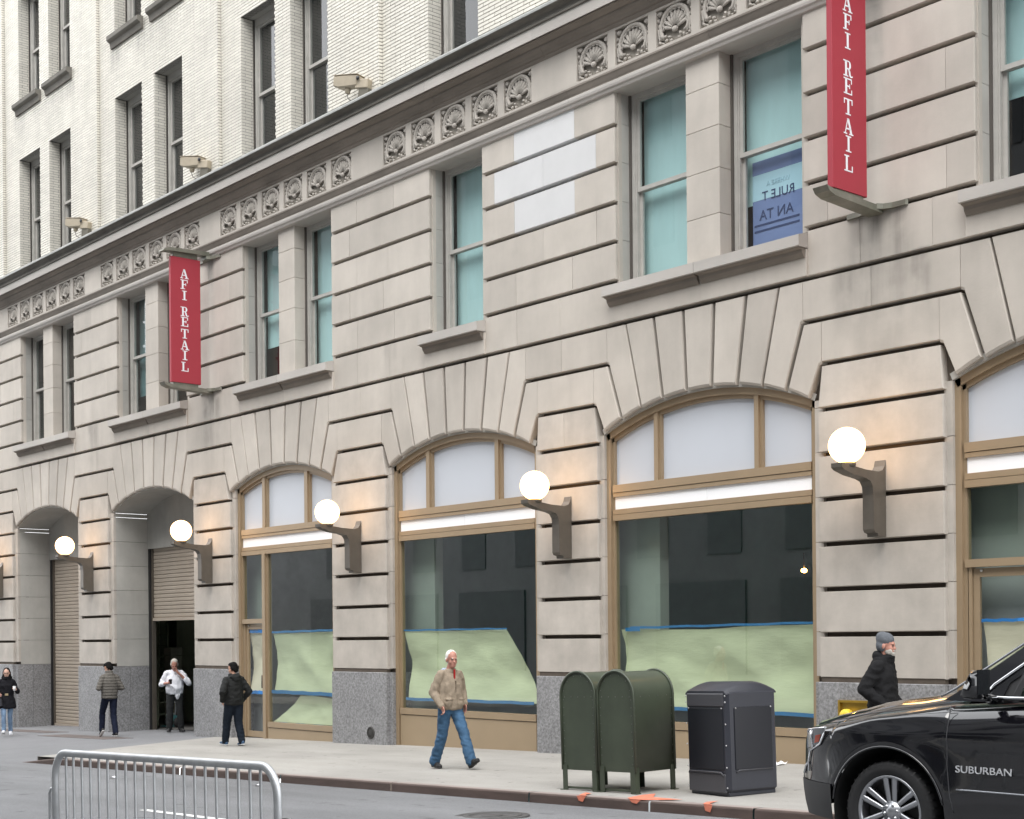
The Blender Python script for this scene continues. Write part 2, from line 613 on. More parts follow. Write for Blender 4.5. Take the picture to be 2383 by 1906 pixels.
def zs(x, y):               # pavement level: the street falls to the left
    return 0.07 + 0.0222 * x + 0.015 * y


def yk(x):                  # kerb line
    return -4.0 + 0.041 * x


def zr(x, y):               # carriageway level with its crown
    d = yk(x) - y
    c = 0.03 * min(max(d, 0), 2.5) + 0.01 * max(0, min(d, 6.0) - 2.5) - 0.012 * max(0, d - 7.0)
    return zs(x, yk(x)) - 0.115 + c

# ------------------------------------------------------------------ ground
def ground():
    xs = [-150, -110, -80] + [x for x in np.arange(-60, 24.1, 1.0)] + [40, 70]
    ds = [-0.4, 0.0, 0.15, 0.4, 0.8, 1.3, 1.9, 2.5, 3.2, 4, 5, 6, 7, 8.5, 10, 11.5, 13.5]
    P = [[(x, yk(x) - d, zr(x, yk(x) - max(d, 0)) - (0.2 if d < 0 else 0)) for x in xs] for d in ds]
    r = MB().grid(P).build('road', ASPH, kind='structure')
    # far pavement behind the viewer
    P = [[(x, y, zr(x, yk(x) - 13.4) + 0.12) for x in xs] for y in (-17.0, -19.0, -21.0)]
    P = [[(x, yk(x) - 13.2, zr(x, yk(x) - 13.2) - 0.05) for x in xs], [(x, yk(x) - 13.2, zr(x, yk(x) - 13.2) + 0.12) for x in xs], [(x, yk(x) - 13.2 - 6, zr(x, yk(x) - 13.2) + 0.2) for x in xs]]
    MB().grid(P).build('far_pavement', CONC, kind='structure')
    # pavement in front of the shops, ends along a diagonal at the garage driveway
    xe = lambda y: -29.55 + (-y) * 0.52
    rows = np.linspace(2.5, -1, 18)
    m = MB()
    ys = list(np.linspace(1.0, 0.0, 3)) + list(np.linspace(-0.3, -1, 40))
    P = []
    for t in np.linspace(0, 1, 15):
        row = []
        for s in np.linspace(0, 1, 40):
            xr_ = 24.0
            x0 = -29.55 + t * 2.45
            x = x0 + (xr_ - x0) * s
            y = 1.2 + t * ((yk(x) + 0.16) - 1.2)
            row.append((x, y, zs(x, y)))
        P.append(row)
    m.grid(P)
    e = [(p[0][0], p[0][1], p[0][2]) for p in P]
    m.grid([e, [(a, b, c - 0.25) for a, b, c in e]])
    m.build('pavement', CONC, kind='structure')
    # driveway apron in front of the garage doors
    P = []
    for x in np.linspace(-60, -26.0, 50):
        row = []
        for t in np.linspace(0, 1, 14):
            y = 1.4 + t * (yk(x) - 0.6 - 1.4)
            k = max(0.0, min(1.0, (-y) / (-yk(x))))
            k = k * k * (3 - 2 * k)
            z = zs(x, y) - 0.012 + (zr(x, yk(x)) + 0.012 - zs(x, yk(x))) * k + (0.0 if t < 1 else -0.05)
            row.append((x, y, z))
        P.append(row)
    MB().grid(P).build('driveway', ASPH2, kind='structure')
    # kerb: steel faced stones with joints
    k = empty('kerb', (-14, yk(-14), zr(-14, -4.6)), local=False)
    k['kind'] = 'structure'
    edges = [-27.6, -24.6, -21.5, -18.6, -15.95, -13.25, -11.3, -9.85, -7.2, -4.2, -1.2, 2, 5, 9, 13, 18, 24]
    for a, b in zip(edges, edges[1:]):
        m = MB()
        n = 6
        P = []
        for s in np.linspace(0, 1, n + 1):
            x = a + 0.012 + (b - a - 0.024) * s
            y = yk(x)
            drop = min(1.0, max(0.0, 1 - (x + 27.55) / 1.5)) * 0.125
            zt, zb = zs(x, y) - drop, zr(x, y) - 0.15
            P.append([(x, y + 0.17, zt + 0.003 - (0.02 if drop else 0)), (x, y + 0.022, zt + 0.004), (x, y + 0.006, zt - 0.004), (x, y, zt - 0.018), (x, y - 0.005, zb)])
        top = MB().grid([r_[:2] for r_ in P])
        m.grid([r_[1:] for r_ in P])
        ks = m.build('kerb_stone', KERB, k)
        tb = top.build('kerb_top', KERBT, ks)
        for ob in (ks, tb):
            for p in ob.data.polygons:
                p.use_smooth = False
    return k


KERB_OBJ = ground()

# painted lane line, orange utility marks, cover, plates, litter
def sheet(name, pts, m, zf, parent=None, kind=None, lift=0.005):
    mb = MB()
    mb.add([(x, y, zf(x, y) + lift) for x, y in pts], [tuple(range(len(pts)))])
    return mb.build(name, m, parent, kind)


ln = MB()
xa = np.linspace(-15.6, -10.3, 12)
P = [[(x, -8.46 + 0.025 * (x + 15.5) + w * 0.055, zr(x, -8.46 + w * 0.055) + 0.005) for x in xa] for w in (-1, 1)]
ln.grid(P).build('lane_line', PAINT, kind='structure')
for pts, fx0, fx1, fd in (([(-12.42, -4.49), (-12.28, -4.49), (-12.40, -4.40), (-12.44, -4.26), (-12.58, -4.23), (-12.47, -4.42)], -12.43, -12.28, .06),
                          ([(-11.60, -4.468), (-11.72, -4.39), (-11.79, -4.07), (-11.75, -3.89), (-11.5, -4.19), (-11.03, -4.2), (-11.28, -4.40), (-11.40, -4.462)], -11.60, -11.42, .035),
                          ([(-10.50, -4.42), (-10.56, -4.40), (-10.65, -4.24), (-10.61, -4.08), (-10.53, -4.33), (-10.40, -4.415)], -10.51, -10.39, .07)):
    mm_ = MB().add([(x, y, zs(x, y) + 0.012) for x, y in pts], [tuple(range(len(pts)))])
    fm_ = (fx0 + fx1) / 2
    mm_.add([(fx0, yk(fx0) - .010, zs(fx0, yk(fx0)) + .010), (fx1, yk(fx1) - .010, zs(fx1, yk(fx1)) + .010), (fm_ + .03, yk(fm_) - .012, zs(fm_, yk(fm_)) - fd), (fm_ - .04, yk(fm_) - .012, zs(fm_, yk(fm_)) - fd * .8)], [(0, 3, 2, 1)])
    mm_.build('orange_mark', ORANGE, KERB_OBJ)
mh = empty('manhole_cover', (-12.03, -6.15, zr(-12.03, -6.15)))
tag(mh, 'round iron manhole cover set in the asphalt near the kerb', 'manhole cover')
tilt = Euler((0.0, -0.0222, 0))
mh.rotation_euler = tilt
MB().lathe([(0.41, 0.0), (0.41, 0.008), (0.33, 0.008), (0.33, 0.002)], n=36).build('rim', IRON, mh, origin=(0, 0, 0))
MB().lathe([(0.322, 0.0), (0.322, 0.012), (0.25, 0.012), (0.25, 0.006), (0.12, 0.006), (0.12, 0.012), (0.0, 0.012)], n=36).build('lid', IRON, mh, origin=(0, 0, 0))
for nm, lab, pts in (('cellar_plate', 'dark rusty steel plate in the driveway between the two garage doors', [(-35.4, -1.5), (-31.7, -1.45), (-31.2, -0.95), (-34.9, -0.95)]),
                     ('cellar_plate', 'dark steel plate in the driveway before the closed garage door', [(-40.6, -0.95), (-36.4, -0.9), (-35.9, -0.45), (-40.2, -0.45)])):
    mb = MB()
    zf = lambda x, y: zs(x, y) - 0.012
    def zd(x, y):
        k = max(0.0, min(1.0, (-y) / (-yk(x))))
        k = k * k * (3 - 2 * k)
        return zs(x, y) - 0.012 + (zr(x, yk(x)) + 0.012 - zs(x, yk(x))) * k
    n = len(pts)
    mb.add([(x, y, zd(x, y) + 0.007) for x, y in pts] + [(x, y, zd(x, y) - 0.02) for x, y in pts], [tuple(range(n))] + [(i, n + i, n + (i + 1) % n, (i + 1) % n) for i in range(n)])
    tag(mb.build(nm, PLATE), lab, 'steel plate')

# ------------------------------------------------------------------ the building
# arch centre, opening left, opening right
ARCH = [(-8.17, -10.28, -6.06), (-14.51, -16.60, -12.44), (-20.35, -22.37, -18.25), (-26.35, -28.23, -24.42),
        (-32.245, -34.32, -30.14), (-38.385, -40.47, -36.42), (-44.4, -46.50, -42.35)]
PIER = [(-5.94, -3.6), (-12.32, -10.38), (-18.13, -16.69), (-24.30, -22.49), (-30.01, -28.35), (-36.22, -34.49), (-42.22, -40.68), (-48.6, -46.62)]
LAMPX = [-5.3, -11.32, -17.38, -23.375, -29.23, -35.42, -41.45]
ZC, RI, RB = 0.05, 5.22, 5.285          # arch centre height, intrados of the backing, soffit of the voussoirs
RBX = 0
ZP = [0.955, 1.03, 1.647, 2.266, 2.883, 3.50, 4.12, 4.735, 5.36, 5.975, 6.575]
ZW = [7.265, 7.888, 8.503, 9.121, 9.73, 10.22]
G = 0.078                                # groove height
YK = 0.135                               # grimy wall at the bottom of the grooves
YB = 0.085                               # backing plane behind the block faces
XL, XR = -48.6, -3.6

B = empty('office_building', (-26, 0, -0.4), local=False)
tag(B, 'pale limestone office building with arched shopfronts and white brick upper floors', 'building')


def offset_edges(p, ds):
    """move every edge outwards by its own distance (anticlockwise polygon)"""
    n = len(p)
    out = []
    for i in range(n):
        a, b, d = Vector(p[i - 1]), Vector(p[i]), Vector(p[(i + 1) % n])
        e1, e2 = (b - a).normalized(), (d - b).normalized()
        n1, n2 = Vector((e1.y, -e1.x)), Vector((e2.y, -e2.x))
        d1, d2 = ds[i - 1], ds[i]
        c = n1.x * n2.y - n1.y * n2.x
        if abs(c) < 0.08:
            out.append(tuple(b + n1 * max(d1, d2)))
            continue
        c1, c2 = n1.dot(b) + d1, n2.dot(b) + d2
        out.append(((c1 * n2.y - c2 * n1.y) / c, (n1.x * c2 - n2.x * c1) / c))
    return out


def stone(pts, m=STONE, y0=0.0, y1=YK + 0.01, c=None, name='stone_block', thin=()):
    """rusticated stone: deep bevels below and at free sides, a hairline where it meets its neighbour (thin x values)"""
    if area(pts) < 0:
        pts = pts[::-1]
    n = len(pts)
    ds = []
    for i in range(n):
        a, b = Vector(pts[i]), Vector(pts[(i + 1) % n])
        e = (b - a).normalized()
        nz = -e.x
        if abs(e.x) < 1e-4 and any(abs(a.x - t) < 2e-3 for t in thin):
            ds.append(0.001)
        elif c is not None:
            ds.append(c)
        elif nz < -0.5:
            ds.append(0.010 if abs(e.y) < 1e-4 else 0.034)
        elif nz > 0.5:
            ds.append(0.004)
        else:
            ds.append(0.012)
    base = offset_edges(pts, ds)
    dy = random.uniform(-0.003, 0.003)
    k = 0.016 if c is None else c
    vs = [(x, y0 + dy, z) for x, z in pts] + [(x, y0 + k, z) for x, z in base] + [(x, y1, z) for x, z in base]
    fs = [tuple(range(n))]
    for q in (0, n):
        fs += [(q + i, q + n + i, q + n + (i + 1) % n, q + (i + 1) % n) for i in range(n)]
    return MB().add(vs, fs).build(name, m, B)


def rect(x0, x1, z0, z1):
    return [(x0, z0), (x1, z0), (x1, z1), (x0, z1)]


def radial(xc, t, z):
    return xc + t * (z - ZC)


def arc_z(xc, x, r):
    return ZC + math.sqrt(max(0.0, r * r - (x - xc) ** 2))


# backing: piers, spandrels over the arches, upper walls
bk = MB()
for i, (a, b) in enumerate(PIER):
    x0 = XL if i == len(PIER) - 1 else ARCH[i][2 - 0] if False else None
    lo = XL if i == 7 else (ARCH[i][2])
    hi = XR if i == 0 else ARCH[i - 1][1]
    if i == 7:
        lo, hi = XL, ARCH[6][1]
    bk.add([(lo, YK, -1.6), (hi, YK, -1.6), (hi, YK, 6.6), (lo, YK, 6.6)], [(0, 1, 2, 3)])
for xc, x0, x1 in ARCH:
    n = 28
    xs = [x0 + (x1 - x0) * k / n for k in range(n + 1)]
    top = [(x, YK, 6.6) for x in xs]
    low = [(x, YK, arc_z(xc, x, RI)) for x in xs]
    bk.add(low + top, [(k, k + 1, n + 2 + k, n + 1 + k) for k in range(n)])
bk.build('backing_wall', GRIME, B, smooth=False)

# arch soffits
for i, (xc, x0, x1) in enumerate(ARCH):
    dep = 1.0 if i in (4, 5, 6) else 0.35
    n = 28
    xs = [x0 + (x1 - x0) * k / n for k in range(n + 1)]
    P = [[(x, y, arc_z(xc, x, RI)) for x in xs] for y in (YB - 0.012, YB + dep)]
    m = MB().grid(P)
    # thin margin round the arch, in front of the backing
    zj = arc_z(xc, x0, RI)
    P = [[(xc + (x - xc), YB - 0.012, arc_z(xc, x, RI)) for x in xs], [(xc + (x - xc) * (RB + 0.03) / RI, YB - 0.012, ZC + (arc_z(xc, x, RI) - ZC) * (RB + 0.03) / RI) for x in xs]]
    m.grid(P)
    m.build('arch_soffit', STONE_R, B)

# piers ---------------------------------------------------------------
for i, (a, b) in enumerate(PIER):
    hi = XR if i == 0 else ARCH[i - 1][1]
    lo = XL if i == 7 else ARCH[i][2]
    # margins (jamb stones) up to the springing, one per course, fine joints between
    for (u, w, arch, sgn) in ((lo, a, ARCH[i] if i < 7 else None, 1), (b, hi, ARCH[i - 1] if i > 0 else None, -1)):
        if arch is None or w - u < 0.02:
            continue
        xj = u if sgn == 1 else w
        top = arc_z(arch[0], xj, RI)
        zz = [q for q in ZP[1:8] if q < top - 0.1] + [top]
        for z0, z1 in zip(zz, zz[1:]):
            MB().box(min(u, w) + (0 if sgn == 1 else -0.02), max(u, w) + (0.02 if sgn == 1 else 0), YB - 0.012, YK + 0.004, z0 + 0.004, z1 - 0.004).build('jamb_stone', STONE_P, B)
    # coursed blocks
    for k in range(1, 7):
        z0, z1 = ZP[k], ZP[k + 1] - G
        stone(rect(a, b, z0, z1), STONE_P)
    # stepped stones over the pier
    L = ARCH[i] if i < 7 else None       # arch on the left of this pier
    Rr = ARCH[i - 1] if i > 0 else None  # arch on the right

    def edge(z, t, side, gap=0.0):
        if side == 'L':
            return radial(L[0], t, z) + gap if L else XL
        return radial(Rr[0], -t, z) - gap if Rr else XR
    g = 0.043
    z0, z1 = ZP[7], ZP[8] - G
    zb = max(z0, 4.9)
    pl = [(max(edge(zb, .423, 'L', g), a) if L else a, z0), (min(edge(zb, .423, 'R', g), b) if Rr else b, z0)]
    pts = [(max(a, edge(zb, .423, 'L', g)), z0), (min(b, edge(zb, .423, 'R', g)), z0), (edge(z1, .423, 'R', g), z1), (edge(z1, .423, 'L', g), z1)]
    if pts[2][0] > pts[3][0] + 0.1:
        if b - a < 1.9 and random.random() < 0.8:
            mid = (a + b) / 2 + random.uniform(-0.06, 0.06)
            stone([pts[0], (mid - .003, z0), (mid - .003, z1), pts[3]], STONE_P, thin=(mid - .003,))
            stone([(mid + .003, z0), pts[1], pts[2], (mid + .003, z1)], STONE_P, thin=(mid + .003,))
        else:
            stone(pts, STONE_P)
    for kk, (ti, to) in ((8, (.423, .327)), (9, (.327, .233))):
        z0, z1 = ZP[kk], ZP[kk + 1] - G
        xl, xr = edge(z0, ti, 'L'), edge(z0, ti, 'R')
        # stones with a leg reaching down to the arch
        for side, arch in (('L', L), ('R', Rr)):
            if arch is None:
                continue
            xc = arch[0]
            sg = 1 if side == 'L' else -1
            rr = lambda t, q: xc + sg * (t * (q - ZC))
            # foot on the arch between the two radial joints
            def foot(t, gap):
                d = math.sqrt(1 + t * t)
                z = ZC + RB / d
                return (xc + sg * (t * (z - ZC) + gap), z)
            f1, f2 = foot(ti, -g), foot(to, g)
            xi = xl if side == 'L' else xr
            inner = [(xi + sg * (-0.003), z1), (xi + sg * (-0.003), z0), (rr(ti, z0) - sg * g, z0)]
            tm = (ti + to) / 2
            dm = math.sqrt(1 + tm * tm)
            fm = (xc + sg * tm * RB / dm, ZC + RB / dm)
            pts = [(xi - sg * 0.003, z1), (xi - sg * 0.003, z0)]
            pts += [(rr(ti, z0 - 0.02) - sg * g, z0 - 0.02), f1, fm, f2, (rr(to, z1) + sg * g, z1)]
            if sg < 0:
                pts = pts[::-1]
            stone(pts, STONE, thin=(xi - sg * .003,))
        if xr - xl > 0.1 and L and Rr:
            if xr - xl > 1.9:
                mid = xl + (xr - xl) * random.uniform(.4, .6)
                stone(rect(xl + .003, mid - .003, z0, z1), thin=(xl + .003, mid - .003))
                stone(rect(mid + .003, xr - .003, z0, z1), thin=(mid + .003, xr - .003))
            else:
                stone(rect(xl + .003, xr - .003, z0, z1), thin=(xl + .003, xr - .003))
        elif not (L and Rr):
            if L is None:
                stone(rect(XL, xr - .003, z0, z1), thin=(xr - .003,))
            else:
                stone(rect(xl + .003, XR, z0, z1), thin=(xl + .003,))
    # granite base: blocks down to below the pavement
    zf = zs((a + b) / 2, 0) - 0.35
    y0 = -0.03
    gx0, gx1 = a - 0.02, b + 0.02
    n = 1 if i % 2 else 1
    MB().cbox(gx0, gx1, y0, 0.5, zf, ZP[0], 0.008).build('granite_block', GRAN, B)
    for (u, w) in ((lo, gx0), (gx1, hi)):
        if w - u > 0.02 and not (u <= XL or w >= XR):
            MB().cbox(u, w, 0.045, 0.5, zf, ZP[0] - 0.002, 0.006).build('granite_block', GRAN, B)
    MB().box(a + 0.01, b - 0.01, 0.01, 0.1, ZP[0] - 0.002, ZP[1] + 0.01).build('base_course', GRIME, B)

# voussoirs -----------------------------------------------------------
for i, (xc, x0, x1) in enumerate(ARCH):
    ts = [-.2375, -.1425, -.0475, .0475, .1425, .2375]
    for t0, t1 in zip(ts, ts[1:]):
        z1 = ZP[10] - G
        pts = []
        for t, gp in ((t0, 0.042), (t1, -0.042)):
            d = math.sqrt(1 + t * t)
            z = ZC + RB / d
            pts.append(((xc + t * (z - ZC) + gp, z), (xc + t * (z1 - ZC) + gp, z1)))
        tm = (t0 + t1) / 2
        dm = math.sqrt(1 + tm * tm)
        stone([pts[0][0], (xc + tm * RB / dm, ZC + RB / dm), pts[1][0], pts[1][1], pts[0][1]], STONE, name='voussoir')

# second storey -------------------------------------------------------
# window groups: (list of openings)
WIN = [[(-9.87, -8.42), (-7.78, -6.35)], [(-16.22, -14.77), (-14.11, -12.62)], [(-21.03, -19.60)], [(-27.72, -26.33), (-25.71, -24.34)],
       [(-33.88, -32.43), (-31.77, -30.38)], [(-39.95, -38.52), (-37.90, -36.52)], [(-46.0, -44.6), (-43.96, -42.6)]]
ZSILL = 7.17
ZHEAD = 10.30
# band course under the sills (6.575 to 7.265)
zones = []
prev = XR
for g_ in WIN:
    zones.append((g_[-1][1] + 0.0, prev))
    prev = g_[0][0]
zones.append((XL, prev))
for (a, b) in zones:
    MB().add([(a + .003, YK, 6.6), (b - .003, YK, 6.6), (b - .003, YK, 10.3), (a + .003, YK, 10.3)], [(0, 1, 2, 3)]).build('upper_backing_wall', GRIME, B)
splits = {1: [[], [.3], [.18, .85], [.4], [.15, .85], [.3, .85]], 2: [(.26, .72), (.10, .488, .875), (.26, .72), (.488, .875), (.27, .70), (.10, .62)],
          3: [(.277, .66), (.20,), (.277, .6), (.2, .55), (.277, .66), (.2, .7)]}
for zi, (a, b) in enumerate(zones):
    a_, b_ = a + 0.085, b - 0.03
    if zi == 0:
        a_, b_ = a + 0.085, b
    if zi == len(zones) - 1:
        a_ = a
    for k in range(5):
        z0, z1 = ZW[k], ZW[k + 1] - (G if k < 4 else -0.02)
        row = 4 - k
        sp = splits.get(zi)
        if sp is None:
            rr = [.3, .68] if k % 2 else [.48]
            if b_ - a_ < 2.9:
                rr = [[.42], [.2, .78]][k % 2]
        else:
            rr = list(sp[row])
        cuts = [a_] + [a_ + (b_ - a_) * q for q in rr] + [b_]
        for q, (u, w) in enumerate(zip(cuts, cuts[1:])):
            new = zi == 2 and ((row in (0, 2) and q == 1) or (row == 1 and q in (1, 2)))
            stone(rect(u + (.003 if q else 0), w - (.003 if q < len(cuts) - 2 else 0), z0, z1), STONE_W if new else STONE, thin=[u + .003] * (q > 0) + [w - .003] * (q < len(cuts) - 2))
    # margin strips beside the windows
    if zi > 0:
        MB().box(b - 0.05, b, YB - 0.012, YK + 0.01, 7.2, ZHEAD).build('jamb_stone', STONE, B)
    if zi < len(zones) - 1:
        MB().box(a, a + 0.105, YB - 0.012, YK + 0.01, 7.2, ZHEAD).build('jamb_stone', STONE, B)
# band course
cuts = [XR]
for gi, g_ in enumerate(WIN):
    cuts += [g_[-1][1] + 0.14, g_[0][0] - 0.14]
cuts.append(XL)
zA, zB_ = ZP[10], ZW[0] - G
for j in range(0, len(cuts) - 1):
    b, a = cuts[j], cuts[j + 1]
    if j % 2 == 0:          # plain wall between windows
        q = [a] + [a + (b - a) * t for t in ([.27, .62] if b - a > 3 else [.35, .8] if b - a > 2.4 else [.5])] + [b]
        for u, w in zip(q, q[1:]):
            stone(rect(u + .003, w - .003, zA, zB_), thin=(u + .003, w - .003))
    else:                   # apron panel below the sill, a little proud
        n = 2 if b - a > 2.5 else 1
        for t in range(n):
            u, w = a + (b - a) * t / n, a + (b - a) * (t + 1) / n
            stone(rect(u + .003, w - .003, zA - 0.004, 6.93), STONE, y0=-0.035, c=0.008)
        stone_prof = [(-0.20, 7.115), (-0.20, 6.965), (-0.185, 6.955), (0.40, 6.955), (0.40, 7.175), (0.0, 7.165)]
        bed_prof = [(-0.175, 6.953), (-0.165, 6.94), (-0.11, 6.925), (-0.10, 6.88), (-0.075, 6.85), (-0.055, 6.82), (0.05, 6.82), (0.05, 6.953)]
        mdl = (a + b) / 2
        parts = [(a, mdl - .004), (mdl + .004, b)] if n == 2 else [(a, b)]
        for u, w in parts:
            MB().sweep_x(stone_prof, u + 0.0, w - 0.0).build('window_sill', CORN, B)
            MB().sweep_x(bed_prof, u + 0.02, w - 0.02).build('sill_moulding', SOOT_SHADE, B)

# window reveals, mullion piers and sash windows
def sash_window(x0, x1, zb, zt, yf, mid, shade, sashmat=SASH, dark=G_UP):
    """one double-hung window: frame > sashes, panes, shade"""
    f = MB()
    for (u, w) in ((x0, x0 + 0.10), (x1 - 0.10, x1)):
        f.box(u, w, yf, yf + 0.14, zb, zt)
    f.box(x0, x0 + 0.03, yf - 0.02, yf + 0.01, zb, zt)
    f.box(x0 + 0.10, x1 - 0.10, yf, yf + 0.14, zt - 0.16, zt)
    f.box(x0 + 0.10, x0 + 0.125, yf + 0.015, yf + 0.12, zb, zt - 0.16)
    f.box(x1 - 0.125, x1 - 0.10, yf + 0.015, yf + 0.12, zb, zt - 0.16)
    fr = f.build('window', sashmat, B)
    a, b = x0 + 0.125, x1 - 0.125
    for (z0, z1, y) in ((mid, zt - 0.16, yf + 0.03), (zb, mid + 0.05, yf + 0.085)):
        s = MB()
        s.box(a, a + 0.055, y, y + 0.045, z0, z1)
        s.box(b - 0.055, b, y, y + 0.045, z0, z1)
        s.box(a + 0.055, b - 0.055, y, y + 0.045, z0, z0 + 0.065)
        s.box(a + 0.055, b - 0.055, y, y + 0.045, z1 - 0.05, z1)
        s.build('sash', sashmat, fr)
        MB().sheet(a + 0.055, b - 0.055, y + 0.02, z0 + 0.065, z1 - 0.05).build('pane', dark, fr)
    if shade:
        y = yf + 0.24
        z1, z0, sm = shade
        MB().box(a - 0.05, b + 0.02, y, y + 0.01, z0, z1).build('window_shade', sm, fr)
    return fr


SH = {(0, 0): (10.2, 8.35, SHADE), (1, 0): (10.2, 7.1, SHADE), (1, 1): (10.2, 7.98, SHADE), (2, 0): (10.2, 7.1, SHADE),
      (3, 1): (10.2, 7.1, SHADE), (3, 0): (10.2, 8.0, SHADE), (4, 0): (10.2, 7.75, SHADE2), (4, 1): (10.2, 8.6, SHADE2), (0, 1): (10.2, 8.0, SHADE)}
rv = MB()
YF = 0.34
for gi, g_ in enumerate(WIN):
    for wi, (x0, x1) in enumerate(g_):
        sash_window(x0, x1, ZSILL, ZHEAD - 0.005, YF, 8.66, SH.get((gi, wi)))
        # reveals
        for xj in ((x0,) if wi == 0 else ()) + ((x1,) if wi == len(g_) - 1 else ()):
            pass
        zr_ = [7.165] + ZW[1:5] + [ZHEAD]
        for z0, z1 in zip(zr_, zr_[1:]):
            if wi == 0:
                MB().box(x0 - 0.03, x0, YK + 0.012, YF + 0.1, z0 + .003, z1 - .003).build('reveal_stone', STONE_R, B)
            if wi == len(g_) - 1:
                MB().box(x1, x1 + 0.03, YK + 0.012, YF + 0.1, z0 + .003, z1 - .003).build('reveal_stone', STONE_R, B)
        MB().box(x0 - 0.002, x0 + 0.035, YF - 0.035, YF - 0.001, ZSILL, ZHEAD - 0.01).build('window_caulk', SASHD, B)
    if len(g_) == 2:
        u, w = g_[0][1], g_[1][0]
        zz = [7.165, 7.83, 8.50, 9.13, 9.74, ZHEAD]
        for z0, z1 in zip(zz, zz[1:]):
            MB().cbox(u + 0.002, w - 0.002, 0.05, YF + 0.1, z0 + .002, z1 - .002, 0.006).build('mullion_stone', STONE, B)

# entablature ---------------------------------------------------------
def lengths(x0, x1, step, first=0.0):
    out, x = [], x0 + first
    cur = x0
    while x < x1 - 0.4:
        if x > cur + 0.3:
            out.append((cur, x))
            cur = x
        x += step
    out.append((cur, x1))
    return out


for u, w in lengths(XL, XR, 3.03, 1.1):
    MB().sweep_x([(0.5, 10.205), (0.0, 10.205), (-0.035, 10.215), (-0.05, 10.25), (-0.075, 10.275), (-0.085, 10.31), (-0.085, 10.345), (-0.07, 10.36), (0.5, 10.36)],
                 u + .002, w - .002).build('architrave_stone', CORN, B)
    MB().sweep_x([(0.4, 10.362), (-0.07, 10.362), (-0.07, 10.375), (-0.085, 10.40), (-0.11, 10.455), (-0.125, 10.475), (-0.125, 10.50), (-0.10, 10.503), (0.4, 10.503)], u + .002, w - .002).build('architrave_cove', SOOT_SHADE, B)
for u, w in lengths(XL, XR, 2.9, 1.9):
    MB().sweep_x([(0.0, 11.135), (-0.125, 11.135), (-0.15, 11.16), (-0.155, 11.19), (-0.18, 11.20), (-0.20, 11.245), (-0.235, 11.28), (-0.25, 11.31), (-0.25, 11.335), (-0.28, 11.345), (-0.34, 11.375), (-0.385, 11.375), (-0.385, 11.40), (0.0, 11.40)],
                 u + .002, w - .002).build('bed_moulding', SOOT_SHADE, B)
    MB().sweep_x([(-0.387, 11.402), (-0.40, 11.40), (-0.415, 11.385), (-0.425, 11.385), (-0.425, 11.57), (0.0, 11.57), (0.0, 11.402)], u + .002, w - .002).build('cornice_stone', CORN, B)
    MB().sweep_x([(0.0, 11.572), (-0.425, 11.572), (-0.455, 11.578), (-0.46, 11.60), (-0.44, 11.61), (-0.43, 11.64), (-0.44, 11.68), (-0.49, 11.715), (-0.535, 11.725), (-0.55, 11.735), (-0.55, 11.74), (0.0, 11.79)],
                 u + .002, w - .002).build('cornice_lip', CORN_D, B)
    MB().sweep_x([(0.02, 11.79), (-0.553, 11.741), (-0.553, 11.775), (-0.54, 11.80), (0.02, 11.865)], u + .001, w - .001).build('lead_cap', LEDGE, B)
# frieze: rails, plain stones and carved panels
FR0, FR1, FY = 10.505, 11.135, -0.12
groups = [(-10.62, 6), (-16.963, 6), (-22.295, 5), (-28.466, 6), (-34.515, 6), (-40.571, 6), (-46.6, 6)]
pitch, pw = 0.8795, 0.71
PZ0, PZ1 = 10.545, 11.10
fz = MB()
fz.box(XL, XR, FY, 0.1, FR0, PZ0)
fz.box(XL, XR, FY, 0.1, PZ1, FR1)
fz.build('frieze_rail', STONE, B)
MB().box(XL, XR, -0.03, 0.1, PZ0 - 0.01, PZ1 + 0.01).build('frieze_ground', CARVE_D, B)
spans = []
for s0, n in groups:
    for k in range(n):
        p = 0.8795 if n == 6 else 0.880
        spans.append((s0 + k * p, s0 + k * p + pw))
spans.sort()
edge_x = XL
for (u, w) in spans + [(XR, XR)]:
    if u - edge_x > 0.02:
        if u - edge_x > 0.6:
            MB().box(edge_x, u, FY, 0.0, PZ0, PZ1).build('frieze_stone', STONE, B)
        else:
            MB().box(edge_x, u, FY, 0.0, PZ0, PZ1).build('frieze_stile', STONE, B)
    edge_x = w


